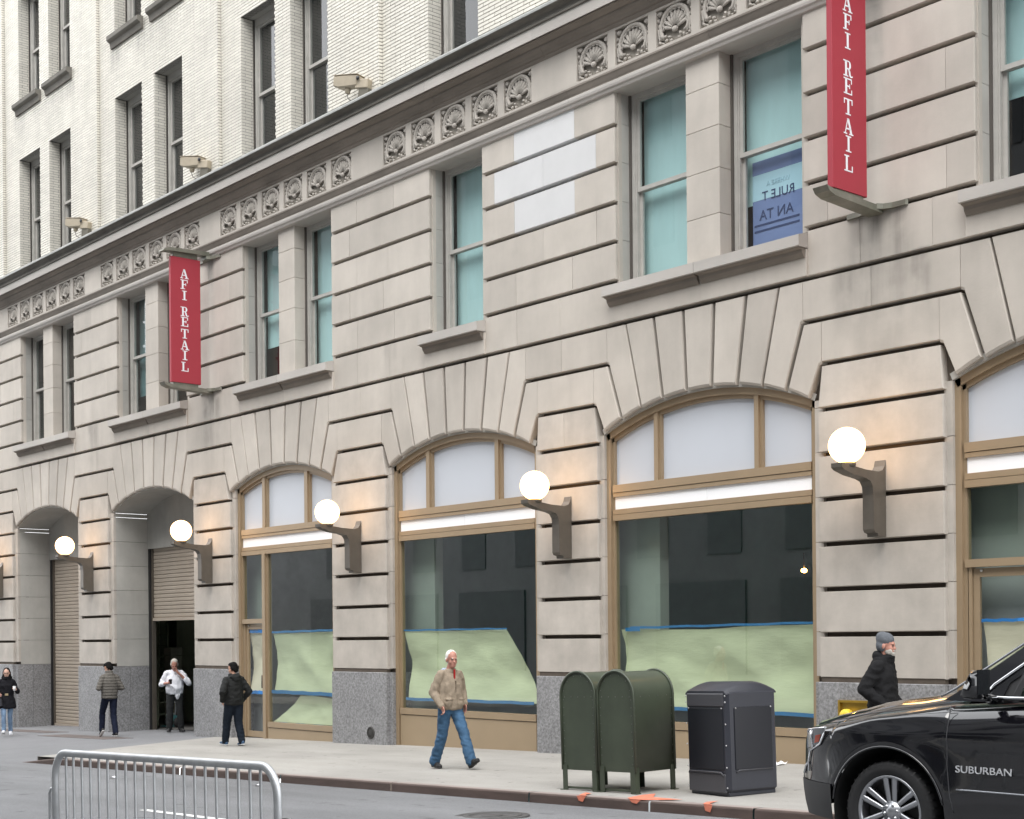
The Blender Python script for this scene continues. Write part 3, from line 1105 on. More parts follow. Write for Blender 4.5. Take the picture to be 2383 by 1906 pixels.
def shell_panel():
    m = MB()
    w, h = pw, PZ1 - PZ0
    cx, cz = w / 2, h * 0.40
    # rope moulding round the shell
    path = []
    for k in range(25):
        t = R(-38) + R(256) * k / 24
        path.append((cx + 0.285 * math.cos(t), -0.052, cz + 0.045 + 0.265 * math.sin(t)))
    m.tube(path, 0.032, 6)
    path = []
    for k in range(37):
        t = R(-10) + R(200) * k / 36
        rr = 0.235 + 0.014 * math.cos(k * math.pi * 2 / 4.0)
        path.append((cx + rr * math.cos(t), -0.045, cz + 0.045 + rr * math.sin(t)))
    m.tube(path, 0.020, 5)
    # flutes of the shell
    for k in range(9):
        t = R(8 + k * 20.5)
        d = Vector((math.cos(t), 0, math.sin(t)))
        p0 = Vector((cx, -0.05, cz - 0.02)) + d * 0.055
        p1 = Vector((cx, -0.03, cz + 0.02)) + d * 0.215
        m.tube([p0, (p0 + p1) / 2 + Vector((0, -0.012, 0)), p1], [0.012, 0.026, 0.034], 6)
    m.ell((cx, -0.05, cz - 0.03), (0.06, 0.035, 0.045), nu=8, nv=6)
    rnd = random.Random(3)
    # leaves and scrolls
    for sx in (-1, 1):
        for (px, pz, q) in ((0.30, h - 0.055 - 0.0, 0.042), (0.335, h - 0.15, 0.03), (0.32, 0.32, 0.028), (0.33, 0.25, 0.03), (0.27, 0.20, 0.032), (0.315, 0.15, 0.032), (0.25, 0.11, 0.03), (0.30, 0.06, 0.03),
                            (0.20, 0.13, 0.026), (0.18, 0.06, 0.030), (0.11, 0.10, 0.026), (0.08, 0.04, 0.026), (0.24, 0.035, 0.022), (0.335, 0.40, 0.022)):
            a = rnd.uniform(0, 3)
            m.ell((cx + sx * px, -0.04, pz), (q * 1.25, 0.035, q * 0.8), Matrix.Rotation(a * sx, 3, 'Y'), 7, 5)
        path = []
        for k in range(14):
            t = k / 13 * 4.6
            rr = 0.042 * (1 - k / 16)
            path.append((cx + sx * (0.292 + rr * math.cos(t)), -0.062, h - 0.07 + rr * math.sin(t)))
        m.tube(path, 0.014, 5)
        m.tube([(cx + sx * 0.335, -0.05, 0.03), (cx + sx * 0.30, -0.055, 0.12), (cx + sx * 0.325, -0.055, 0.22), (cx + sx * 0.30, -0.05, 0.30)], [0.014, 0.02, 0.02, 0.014], 5)
    return m


sp0 = shell_panel().build('carved_panel', CARVE, B, origin=(0, 0, 0))
first = True
for (u, w) in spans:
    o = sp0 if first else sp0.copy()
    if not first:
        C.objects.link(o)
        WORLD[o.name] = Vector((u, -0.03, PZ0))
    o.location = Vector((u, -0.03, PZ0)) - WORLD[B.name]
    first = False

# brick upper floors --------------------------------------------------
BL, BH, BJ = 0.305, 0.067, 0.009
Z0B = 11.83
ZTB = 21.0


def zvis(x):
    dep = -x * 0.758 + 16.2 * 0.652
    return 1.6 + 1500 / 3370 * dep + 0.5


openings = []
for gi, g_ in enumerate(WIN):
    for (x0, x1) in g_:
        openings.append((x0, x1, 11.9, 15.19))
        openings.append((x0, x1, 16.72, 19.9))
# projecting pier panels: (x0, x1)
panels = [(-41.9, -40.94), (-35.75, -34.75), (-29.6, -28.57), (-23.0, -22.46), (-12.0, -11.2)]
PJ = 0.085
bricks = []          # (x0, x1, z0, z1, yface) fronts; reveals separately
xg0, xg1 = -47.5, -16.0
row = 0
z = Z0B
while z < ZTB:
    off = (row % 2) * BL / 2
    x = xg0 - off
    while x < xg1:
        segs = [(x, x + BL - BJ)]
        # split at openings and pier edges
        cutsx = []
        for (a, b, c, d) in openings:
            if c - 0.03 < z + BH / 2 < d:
                cutsx.append((a, b, True))
        res = []
        for s in segs:
            cur = [s]
            for (a, b, _) in cutsx:
                nxt = []
                for (u, w) in cur:
                    if w <= a or u >= b:
                        nxt.append((u, w))
                    else:
                        if u < a:
                            nxt.append((u, a))
                        if w > b:
                            nxt.append((b, w))
                cur = nxt
            for (a, b) in panels:
                nxt = []
                for (u, w) in cur:
                    for e in (a, b):
                        if u < e < w:
                            nxt.append((u, e - 0.0))
                            u = e
                    nxt.append((u, w))
                cur = nxt
            res += cur
        for (u, w) in res:
            if w - u < 0.03:
                continue
            if z > zvis(w):
                continue
            proj_ = any(a - 1e-6 <= u and w <= b + 1e-6 for (a, b) in panels)
            bricks.append((u, w, z, z + BH - BJ, -PJ if proj_ else 0.0))
        x += BL
    row += 1
    z += BH


def brick_mb(mb, x0, x1, z0, z1, y):
    c = 0.003
    mb.add([(x0 + c, y, z0 + c), (x1 - c, y, z0 + c), (x1 - c, y, z1 - c), (x0 + c, y, z1 - c),
            (x0, y + 0.016, z0), (x1, y + 0.016, z0), (x1, y + 0.016, z1), (x0, y + 0.016, z1)],
           [(0, 1, 2, 3), (0, 4, 5, 1), (1, 5, 6, 2), (2, 6, 7, 3), (3, 7, 4, 0)])


# nearest whole bricks become parts of their own, sharing one mesh
full = [q for q in bricks if abs((q[1] - q[0]) - (BL - BJ)) < 1e-4 and q[2] < 1.6 + 1484 / 3370 * (-q[1] * 0.758 + 10.56) - 0.1 and q[2] > 11.86]
full.sort(key=lambda q: -q[0])
single = set(full[:290])
bm_ = MB()
brick_mb(bm_, 0, BL - BJ, 0, BH - BJ, 0)
b0 = bm_.build('brick', BRICK1, B, origin=(0, 0, 0))
cnt = 0
rest = MB()
for q in bricks:
    if q in single:
        o = b0 if cnt == 0 else b0.copy()
        if cnt:
            C.objects.link(o)
        o.location = Vector((q[0], q[4], q[2])) - WORLD[B.name]
        cnt += 1
    else:
        brick_mb(rest, *q)
# brick reveals: left jambs and panel sides that face the street's right end
for (a, b, c, d) in openings:
    if a < xg0 or a > xg1:
        continue
    z, row = Z0B, 0
    while z < ZTB:
        if c - 0.03 < z + BH / 2 < d and z < zvis(a):
            ys = [0.0, 0.11, 0.37] if row % 2 else [0.0, 0.26, 0.37]
            for y0, y1 in zip(ys, ys[1:]):
                p = 0.004
                rest.add([(a + p, y0 + 0.004, z), (a + p, y1 - 0.006, z), (a + p, y1 - 0.006, z + BH - BJ), (a + p, y0 + 0.004, z + BH - BJ),
                          (a - 0.01, y0, z), (a - 0.01, y1, z), (a - 0.01, y1, z + BH - BJ), (a - 0.01, y0, z + BH - BJ)],
                         [(0, 1, 2, 3), (0, 4, 5, 1), (2, 6, 7, 3), (1, 5, 6, 2), (3, 7, 4, 0)])
        z += BH
        row += 1
for (a, b) in panels:
    z = Z0B
    while z < min(ZTB, zvis(b)):
        rest.add([(b + 0.003, -PJ + 0.002, z), (b + 0.003, -0.004, z), (b + 0.003, -0.004, z + BH - 0.016), (b + 0.003, -PJ + 0.002, z + BH - 0.016),
                  (b - 0.01, -PJ, z), (b - 0.01, 0, z), (b - 0.01, 0, z + BH - 0.016), (b - 0.01, -PJ, z + BH - 0.016)],
                 [(0, 1, 2, 3), (0, 4, 5, 1), (2, 6, 7, 3), (1, 5, 6, 2), (3, 7, 4, 0)])
        z += BH
rest.build('brick_courses', BRICK, B, kind='stuff', smooth=False)
# mortar wall behind the bricks
mw = MB()
ex = sorted(set([XL, XR] + [v for o in openings for v in o[:2]]))
for u, w in zip(ex, ex[1:]):
    mid = (u + w) / 2
    ops = sorted([o for o in openings if o[0] <= mid <= o[1]], key=lambda o: o[2])
    z = 11.6
    for o in ops:
        mw.box(u, w, 0.009, 0.2, z, o[2]) if o[2] > z else None
        z = o[3]
    mw.box(u, w, 0.009, 0.2, z, ZTB)
for (a, b) in panels:
    mw.box(a, b - 0.004, -PJ + 0.009, 0.05, 11.6, ZTB)
for o in openings:
    mw.box(o[0] - 0.3, o[0], 0.012, 0.45, o[2], o[3])
    mw.box(o[1], o[1] + 0.3, 0.012, 0.45, o[2], o[3])
mw.build('mortar_wall', MORTAR, B, smooth=False)
# plain brick to the right of the picture and above it
MB().box(xg1, XR, 0.0, 0.008, 11.83, 11.9).build('brick_toe', BRICK, B)
for gi, g_ in enumerate(WIN):
    if gi == 0:
        continue
    for wi, (x0, x1) in enumerate(g_):
        for (zb, zt, mid) in ((11.9, 15.19, 13.49), (16.72, 19.9, 18.25)):
            if zb > zvis(x0) + 0.5:
                continue
            sash_window(x0, x1, zb, zt, 0.34, mid, None, dark=G_CLEAR)
            MB().box(x0 - 0.002, x1 + 0.002, 0.004, 0.36, zt, zt + 0.03).build('window_lintel', STONE_R, B)
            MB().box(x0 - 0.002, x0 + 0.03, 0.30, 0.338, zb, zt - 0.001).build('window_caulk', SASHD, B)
            if zb > 16:
                pr = [(-0.16, zb), (-0.16, zb - 0.10), (-0.13, zb - 0.13), (-0.08, zb - 0.15), (-0.06, zb - 0.22), (-0.05, zb - 0.29), (0.35, zb - 0.29), (0.35, zb + 0.01), (0.0, zb + 0.01)]
                MB().sweep_x(pr, x0 - 0.12, x1 + 0.12).build('window_sill', CORN_D, B)

# rooms behind the glass ---------------------------------------------
rm = MB()


def room(mb, x0, x1, y0, y1, z0, z1, open_front=True):
    mb.add([(x0, y1, z0), (x1, y1, z0), (x1, y1, z1), (x0, y1, z1), (x0, y0, z0), (x1, y0, z0), (x1, y0, z1), (x0, y0, z1)],
           [(0, 1, 2, 3), (4, 5, 1, 0), (7, 3, 2, 6), (4, 0, 3, 7), (5, 6, 2, 1)])


room(rm, XL, XR, 0.48, 5.0, 6.9, 10.6)
room(rm, XL, XR, 0.48, 5.0, 11.5, 21.0)
rm.build('upper_room', DARKROOM, B, smooth=False)
sr = MB()
room(sr, -30.2, XR, 0.36, 5.0, -1.4, 5.45)
sr.build('shop_room', SHOPROOM, B, smooth=False)

# ------------------------------------------------------------------ shopfronts
YS = 0.125      # front of the bronze frame
YG = 0.205      # glass


def zfloor(x):
    return zs(x, 0.0)


def shopfront(idx, mull, zb, door=None, door2=None):
    xc, x0, x1 = ARCH[idx]
    rf = RI
    f = MB()
    # jambs, stepped
    zl = zfloor(x0) - 0.05
    for (xj, sg) in ((x0, 1), (x1, -1)):
        top = arc_z(xc, xj, rf) + 0.02
        a, b = sorted((xj, xj + sg * 0.085))
        f.box(a, b, YS, YS + 0.16, zl, top)
        a, b = sorted((xj + sg * 0.085, xj + sg * 0.135))
        f.box(a, b, YS + 0.045, YS + 0.14, zl, top + 0.03)
    # head following the arch
    n = 32
    xs = [x0 + (x1 - x0) * k / n for k in range(n + 1)]

    def band(r0, r1, y0, y1):
        P = []
        for r_, y in ((r0, y1), (r0, y0), (r1, y0), (r1, y1)):
            P.append([(xc + (x - xc) * r_ / rf, y, ZC + (arc_z(xc, x, rf) - ZC) * r_ / rf) for x in xs])
        f.grid(P)
    band(rf + 0.01, rf - 0.10, YS, YS + 0.16)
    band(rf - 0.10, rf - 0.155, YS + 0.045, YS + 0.14)
    sw = f.build('shop_window', TAN, B, smooth=False)
    # lunette bars and rails
    a, b = x0 + 0.12, x1 - 0.12
    m = MB()
    for z0, z1, y in ((3.90, 4.02, YS + 0.01), (3.83, 3.892, YS + 0.02), (3.55, 3.63, YS + 0.02), (3.45, 3.542, YS + 0.01)):
        m.box(a, b, y, y + 0.12, z0, z1)
    m.box(a, b, YS + 0.06, YS + 0.1, 3.46, 4.0)
    m.build('transom', TAN, sw)
    for u, w in mull:
        zt = arc_z(xc, (u + w) / 2, rf) - 0.06
        mm = MB()
        mm.box(u, w - 0.05, YS + 0.015, YS + 0.14, 4.02, zt)
        mm.box(w - 0.05, w, YS + 0.05, YS + 0.14, 4.02, zt)
        mm.build('mullion', TAN, sw)
    # lunette panes
    ed = [a] + [q for u in mull for q in u] + [b]
    for u, w in zip(ed[0::2], ed[1::2]):
        k = 14
        xx = [u - .01 + (w - u + .02) * j / k for j in range(k + 1)]
        P = [[(x, YS + 0.10, 4.0) for x in xx], [(x, YS + 0.10, arc_z(xc, x, rf) - 0.10) for x in xx]]
        MB().grid(P).build('lunette_pane', LUN, sw, smooth=False)
    MB().box(a + 0.02, (a + b) / 2 - .003, YS + 0.05, YS + 0.07, 3.62, 3.84).build('sign_panel', WHITE, sw)
    MB().box((a + b) / 2 + .003, b - 0.02, YS + 0.05, YS + 0.07, 3.62, 3.84).build('sign_panel', WHITE, sw)
    # below the transom
    def bay(u, w, ztop, zbase, tint=G_TEAL):
        mm = MB()
        mm.box(u, w, YS + 0.005, YS + 0.15, zbase - 0.115, zbase)
        mm.build('sill_rail', TAN, sw)
        zl_ = min(zfloor(u), zfloor(w)) - 0.05
        MB().box(u, w, YS + 0.02, YS + 0.15, zl_, zbase - 0.127).build('stall_riser', TAN2, sw)
        MB().sheet(u - .02, w + .02, YG, zbase - .01, ztop + .02).build('pane', tint, sw)
    if door is None:
        bay(a, b, 3.45, zb)
    else:
        d0, d1, zt, zdb = door       # door opening between d0 and d1, head zt
        zl_ = min(zfloor(d0), zfloor(d1)) - 0.05
        mm = MB()
        mm.box(d1, d1 + 0.115, YS - 0.0, YS + 0.15, zl_, 3.45)
        mm.box(d1 + 0.115, d1 + 0.18, YS + 0.045, YS + 0.14, zl_, 3.45)
        mm.build('mullion', TAN, sw)
        mm = MB()
        mm.box(a, d1, YS + 0.005, YS + 0.14, zt, zt + 0.10)
        mm.build('transom', TAN, sw)
        MB().sheet(a - .02, d1 + .02, YG, zt + 0.08, 3.47).build('pane', G_TEAL, sw)
        # door leaf
        u, w = d0, d1 - 0.005
        yd = YS + 0.07
        dm = MB()
        zz0, zz1 = max(zfloor(d0), zfloor(d1)) + 0.012, zt - 0.015
        dm.box(u - 0.05, u - 0.006, yd - 0.03, yd + 0.06, zz0, zt)
        dm.box(u, u + 0.085, yd, yd + 0.05, zz0, zz1)
        dm.box(w - 0.085, w, yd, yd + 0.05, zz0, zz1)
        dm.box(u + .085, w - .085, yd, yd + 0.05, zz1 - 0.11, zz1)
        dm.box(u + .085, w - .085, yd, yd + 0.05, zz0, zz0 + 0.13)
        dr = dm.build('door', TAN, sw)
        WORLD[dr.name] = WORLD[dr.name]
        # sub-parts sit beside the leaf as parts of the shop window
        MB().sheet(u + .08, w - .08, yd + 0.02, zz0 + .12, zz1 - .10).build('door_pane', G_CLEAR, sw)
        h = MB()
        zh = zz0 + 1.08
        xh = w - 0.045
        h.tube([(xh, yd, zh), (xh, yd - 0.055, zh), (xh, yd - 0.055, zh + 0.27), (xh, yd, zh + 0.27)], 0.014, 6)
        h.build('door_handle', BRONZE, sw)
        k = MB()
        k.ell((u + 0.12, yd - 0.012, zz1 - 0.03), (0.02, 0.02, 0.02), nu=8, nv=6)
        k.build('door_pin', RIVET, sw)
        bay(d1 + 0.18, b, 3.45, zb)
    return sw


shopfront(1, [(-15.57, -15.44), (-13.575, -13.445)], 0.285)
shopfront(2, [(-21.39, -21.24), (-19.41, -19.26)], 0.285)
shopfront(3, [(-27.22, -27.06), (-25.55, -25.38)], -0.165, door=(-28.02, -27.24, 1.955, 0))
shopfront(0, [(-9.15, -9.02), (-7.25, -7.12)], 0.30, door=(-10.08, -9.05, 2.44, 0))

# pale plaster returns inside the shops, seen through the left edge of each pane
ip = MB()
for x0, w in ((-16.9, 0.55), (-22.8, 0.62), (-28.75, 0.30), (-10.9, 1.05)):
    ip.box(x0, x0 + w + 0.5, 0.55, 0.75, -1.2, 4.6)
ip.build('plaster_return', ROOMWALL, B)
MB().add([(-30.1, .3, zs(-30, 0) + .02), (XR, .3, zs(XR, 0) + .02), (XR, 7, zs(XR, 0) + .02), (-30.1, 7, zs(-30, 0) + .02)], [(0, 1, 2, 3)]).build('shop_floor', ROOMFLOOR, B)


# ------------------------------------------------------------------ garage bays
GY = 1.0
for i in (4, 5, 6):
    xc, x0, x1 = ARCH[i]
    zb = zs(x1, 0) - 0.4
    # jamb reveals in courses
    for xj, sg in ((x0, -1), (x1, 1)):
        zz = [ZP[0] + .0] + ZP[2:8] + [arc_z(xc, xj, RI)]
        a, b = sorted((xj, xj + sg * 0.04))
        MB().box(a, b, 0.502, GY + 0.05, zb, ZP[0] - 0.003).build('granite_block', GRAN, B)
        for z0, z1 in zip(zz, zz[1:]):
            MB().box(a, b, YK + 0.006, GY + 0.05, z0 + .004, z1 - .004).build('reveal_stone', STONE_R, B)
    # wall over the door
    k = 24
    xs = [x0 + (x1 - x0) * j / k for j in range(k + 1)]
    P = [[(x, GY, 3.97) for x in xs], [(x, GY, arc_z(xc, x, RI) + .02) for x in xs]]
    m = MB().grid(P)
    m.box(x0, x1, GY, GY + 0.3, 3.955, 3.97)
    m.build('door_head', STONE_R, B, smooth=False)
    MB().box(x0 + 0.0, x0 + 0.10, GY + 0.02, GY + 0.16, zb, 3.954).build('door_track', BLACK, B)
    MB().box(x1 - 0.10, x1, GY + 0.02, GY + 0.16, zb, 3.954).build('door_track', BLACK, B)
    MB().box(x0 + 0.10, x0 + 0.15, GY + 0.05, GY + 0.15, zb, 3.95).build('door_guide', BRONZE, B)
    MB().box(x1 - 0.15, x1 - 0.10, GY + 0.05, GY + 0.15, zb, 3.95).build('door_guide', BRONZE, B)
    # roller shutter of single slats
    zlo = 2.155 if i == 4 else zs(x0, 1.0) + 0.03
    sh = MB()
    sh.box(x0 + 0.15, x1 - 0.15, GY + 0.125, GY + 0.13, zlo, 3.95)
    sh.box(x0 + 0.15, x1 - 0.15, GY + 0.06, GY + 0.12, zlo - 0.05, zlo + 0.03)
    shut = sh.build('roller_shutter', SHUT, B)
    prof = [(0.120, 0.0), (0.110, 0.004), (0.100, 0.02), (0.098, 0.075), (0.103, 0.092), (0.120, 0.096)]
    sl = MB()
    sl.sweep_x([(GY + y, z) for y, z in prof], x0 + 0.15, x1 - 0.15, caps=False)
    z = zlo + 0.03
    first = None
    while z < 3.94:
        if first is None:
            first = sl.build('slat', SHUT, shut, origin=(0, 0, 0), smooth=False)
            o = first
        else:
            o = first.copy()
            C.objects.link(o)
        o.location = Vector((0, 0, z)) - WORLD[shut.name]
        z += 0.0995
# dark garage behind the open door
gr = MB()
room(gr, -44.5, -29.9, GY + 0.2, 9.0, -1.4, 4.4)
gr.build('garage_room', mat('garage_wall', (0.36, 0.42, 0.33), 0.9, var=0.35, vscale=1.2), B, smooth=False)
for q in ((-43.5, -41.5, 5.0, 5.2), (-38.5, -35.5, 4.0, 4.2)):
    MB().box(*q, -1.4, 4.3).build('garage_partition', mat('garage_partition', (0.46, 0.50, 0.38), 0.9, var=0.2, vscale=2), B)
MB().add([(-44.5, 1.2, zs(-44.5, 0) + .02), (-29.9, 1.2, zs(-29.9, 0) + .02), (-29.9, 9, zs(-29.9, 0) + .02), (-44.5, 9, zs(-44.5, 0) + .02)], [(0, 1, 2, 3)]).build('garage_floor', ROOMFLOOR, B)

# ladder, crate, hand truck inside the garage door
ld = empty('ladder', (-35.3, 1.75, zs(-35.3, 1) + .02))
tag(ld, 'pale ladder leaning in the dark garage behind the open shutter', 'ladder')
LADM = mat('ladder_paint', (0.30, 0.33, 0.24), 0.7)
for s in (0, .30):
    MB().tube([(0.0, s, 0.0), (-2.2, s + 1.15, 2.75)], 0.028, 6).build('rail', LADM, ld, origin=(0, 0, 0))
for k in range(1, 9):
    t = k / 9
    MB().tube([(-2.2 * t, 1.15 * t, 2.75 * t), (-2.2 * t, .30 + 1.15 * t, 2.75 * t)], 0.016, 6).build('rung', LADM, ld)
cr = empty('tall_carton', (-36.05, 2.6, zs(-36.0, 1) + .02))
tag(cr, 'tall pale carton standing in the garage behind the man in the white shirt', 'carton')
CARD_B = mat('cardboard', (0.30, 0.28, 0.21), 0.9, var=0.1, vscale=5)
MB().cbox(-.2, .2, -.16, .16, 0.0, 1.88, .01).build('box', CARD_B, cr, origin=(0, 0, 0))
MB().cbox(-.21, .21, -.17, .17, 1.89, 2.10, .01).build('lid', CARD_B, cr)
ht = empty('hand_truck', (-34.55, 1.75, zs(-34.5, 1.0) + .02))
tag(ht, 'grey hand truck parked in the garage doorway left of the white shirted man', 'hand truck')
HTM = mat('hand_truck_grey', (0.32, 0.34, 0.36), 0.5, metal=0.5)
HTT = mat('hand_truck_teal', (0.05, 0.16, 0.17), 0.5)
MB().tube([(-.2, 0, .12), (-.2, .08, 1.15), (.2, .08, 1.15), (.2, 0, .12)], 0.02, 6).build('frame', HTM, ht)
for z in (.35, .65, .95):
    MB().tube([(-.2, .03, z), (.2, .03, z)], .014, 6).build('crossbar', HTM, ht)
MB().box(-.22, .22, -.22, .0, .02, .035).build('toe_plate', HTT, ht)
for s in (-1, 1):
    MB().lathe([(0, -.03), (.11, -.03), (.13, 0), (.11, .03), (0, .03)], c=(s * .25, .06, .13), axis='X', n=14).build('wheel', TYRE, ht)
    MB().box(s * .2 - .04, s * .2 + .04, -.02, .06, .06, .32).build('bracket', HTT, ht)

# ------------------------------------------------------------------ paper taped inside the glass
def paper(label, outline_top, outline_bot, m, tape_top=None, tape_bot=None, sag=0.03, seed=1, y=YG + 0.035, skew=None, stick=None):
    """paper between a top edge and a bottom edge, both lists of (x, z) with the same count"""
    n = 36
    rows = 16

    def lerp(pl, t):
        k = t * (len(pl) - 1)
        i = min(int(k), len(pl) - 2)
        f = k - i
        return (pl[i][0] * (1 - f) + pl[i + 1][0] * f, pl[i][1] * (1 - f) + pl[i + 1][1] * f)
    P = []
    for r_ in range(rows + 1):
        s = r_ / rows
        row = []
        for c_ in range(n + 1):
            t = c_ / n
            a, b = lerp(outline_top, t), lerp(outline_bot, t)
            x = a[0] * (1 - s) + b[0] * s
            z = a[1] * (1 - s) + b[1] * s
            bow = math.sin(math.pi * s)
            x += 0.035 * min(1.0, abs(outline_top[-1][0] - outline_top[0][0]) / 2.2) * bow * (1 - t) ** 3
            w = noise.noise(Vector((x * 1.1 + seed * 7, z * 1.6, seed))) * 0.06 + noise.noise(Vector((x * 3.5, z * 5 + seed * 3, 2.0))) * 0.022
            # diagonal creases
            w += 0.02 * abs(math.sin((x * 0.9 + z * 1.3 + seed) * 2.2))
            row.append((x, y + 0.05 * bow + w * (0.25 + bow), z))
        P.append(row)
    p = MB().grid(P).build('paper_sheet', m)
    tag(p, label, 'paper sheet', 'masking paper taped inside the shop windows')
    for tp in (tape_top, tape_bot):
        if tp is None:
            continue
        (xa, za), (xb, zb_), w = tp
        mb = MB()
        k = 12
        rows_ = []
        for dz in (w / 2, -w / 2):
            rows_.append([(xa + (xb - xa) * q / k, y - 0.018 - 0.001 * q, za + (zb_ - za) * q / k + dz + 0.006 * math.sin(q * 1.9 + seed)) for q in range(k + 1)])
        mb.grid(rows_).build('tape', TAPE, p)
    if stick:
        MB().box(*stick[0:2], y - 0.024, y - 0.02, *stick[2:4]).build('tape', TAPE, p)
    return p


paper('wide green masking paper with blue tape in the largest arched shop window', [(-16.42, 1.715), (-14.6, 1.70), (-13.9, 1.735), (-12.52, 1.75)], [(-16.40, 0.51), (-14.5, 0.47), (-12.52, 0.49)], PAPER,
      ((-16.2, 1.74), (-12.5, 1.775), 0.035), ((-16.4, 0.49), (-12.5, 0.475), 0.055), seed=1, stick=(-16.30, -15.98, 1.685, 1.745))
paper('green masking paper with a cut corner behind the white haired man', [(-22.22, 1.735), (-20.6, 1.735), (-19.25, 1.745), (-18.85, 1.30)], [(-22.12, 0.48), (-20.6, 0.46), (-19.25, 0.46), (-18.4, 0.47)], PAPER,
      ((-22.26, 1.755), (-19.2, 1.76), 0.03), ((-22.18, 0.455), (-18.5, 0.475), 0.055), seed=2)
paper('green masking paper over the narrow shop window beside the glass door', [(-26.98, 1.73), (-25.8, 1.74), (-24.5, 1.755)], [(-26.95, 0.51), (-25.8, 0.49), (-24.5, 0.50)], PAPER,
      ((-27.0, 1.76), (-24.5, 1.785), 0.045), ((-27.03, 0.485), (-24.5, 0.475), 0.075), seed=3)
paper('slumped loose masking paper lying below the blue tape in the narrow shop window', [(-25.95, 0.42), (-25.5, 0.43), (-24.5, 0.37)], [(-27.02, -0.16), (-25.8, -0.16), (-24.5, -0.155)], PAPER,
      None, ((-27.04, -0.185), (-24.5, -0.185), 0.045), seed=4, y=YG + 0.055)
paper('cream masking paper behind the glass door beside the garage', [(-27.96, 1.755), (-27.6, 1.755), (-27.30, 1.755)], [(-27.96, 0.47), (-27.6, 0.47), (-27.30, 0.47)], PAPER2,
      ((-27.96, 1.79), (-27.3, 1.79), 0.075), ((-27.96, 0.455), (-27.3, 0.455), 0.075), seed=5, y=YS + 0.115)
paper('cream masking paper behind the glass door above the black car', [(-9.98, 1.745), (-9.6, 1.745), (-9.12, 1.75)], [(-9.90, 0.2), (-9.5, 0.2), (-9.12, 0.2)], PAPER2,
      ((-9.99, 1.765), (-9.12, 1.77), 0.04), None, seed=6, y=YS + 0.115)
tb = MB()
tb.box(-27.96, -27.45, YS + 0.114, YS + 0.117, -0.46, -0.43)
tb.box(-27.9, -27.6, YS + 0.118, YS + 0.12, -0.33, -0.30)

# bulbs glowing far inside the shops
for lab, (x, y, z), c_, s_ in (('small orange bulb glowing inside the largest shop window', (-14.3, 2.2, 2.62), (1, .45, .12), 30),
                               ('small white lamp shining inside the narrow shop window', (-26.2, 1.6, 2.63), (.9, .95, 1), 16)):
    o = MB().ell((x, y, z), (.045, .045, .035), nu=10, nv=8).build('ceiling_bulb', mat('bulb_' + str(s_), (.9, .8, .7), emit=c_, emit_s=s_))
    MB().tube([(x, y, z + .03), (x, y, z + .28)], .008, 5).build('cord', BLACK, o)
    tag(o, lab, 'light bulb')

# poster hanging inside the right half of the window over the largest arch
po = empty('poster', (-13.55, 0.56, 7.3))
tag(po, 'blue poster with mirrored lettering hanging inside the second storey window', 'poster')
POST = mat('poster_blue', (0.20, 0.25, 0.47), 0.8, var=0.05)
POST2 = mat('poster_pale', (0.50, 0.70, 0.80), 0.8)
POSTT = mat('poster_ink', (0.035, 0.05, 0.14), 0.8)
MB().box(-.36, .56, 0.0, .006, 0.0, .72).build('sheet', POST, po, origin=(0, 0, 0))
MB().box(-.36, .56, -.002, .004, .722, 1.10).build('pale_band', POST2, po, origin=(0, 0, 0))
MB().box(-.36, .56, -.002, .004, 1.102, 1.30).build('blue_band', POST, po, origin=(0, 0, 0))


def text_mesh(s, size, m, name, parent, mtx, ext=0.002, font_scale=(1, 1)):
    cu = bpy.data.curves.new('t', 'FONT')
    cu.body = s
    cu.size = size
    cu.extrude = ext
    cu.align_x = 'CENTER'
    cu.resolution_u = 3
    to = bpy.data.objects.new('t', cu)
    C.objects.link(to)
    bpy.context.view_layer.update()
    me = bpy.data.meshes.new_from_object(to.evaluated_get(bpy.context.evaluated_depsgraph_get()))
    bpy.data.objects.remove(to)
    me.transform(Matrix.Diagonal((font_scale[0], font_scale[1], 1, 1)))
    me.transform(mtx)
    me.materials.clear()
    me.materials.append(m)
    o = bpy.data.objects.new(name, me)
    C.objects.link(o)
    o.parent = parent
    WORLD[o.name] = Vector((0, 0, 0))
    return o


face_street = Matrix.Rotation(R(90), 4, 'X')
mir = Matrix.Diagonal((-1, 1, 1, 1))
POSTF = mat('poster_faint', (0.40, 0.58, 0.68), 0.8)
for s, sz, x, z, mm in (('WHERE A', .10, .12, .90, POSTF), ('RULE T', .19, .12, .70, POSTT), ('AN TA', .21, .08, .42, POSTT)):
    text_mesh(s, sz, mm, 'lettering', po, Matrix.Translation((x, -.006, z)) @ mir @ face_street)
for z in (.335, .25):
    MB().box(-.33, .5, -.004, -.001, z, z + .03).build('small_print', POSTT, po)

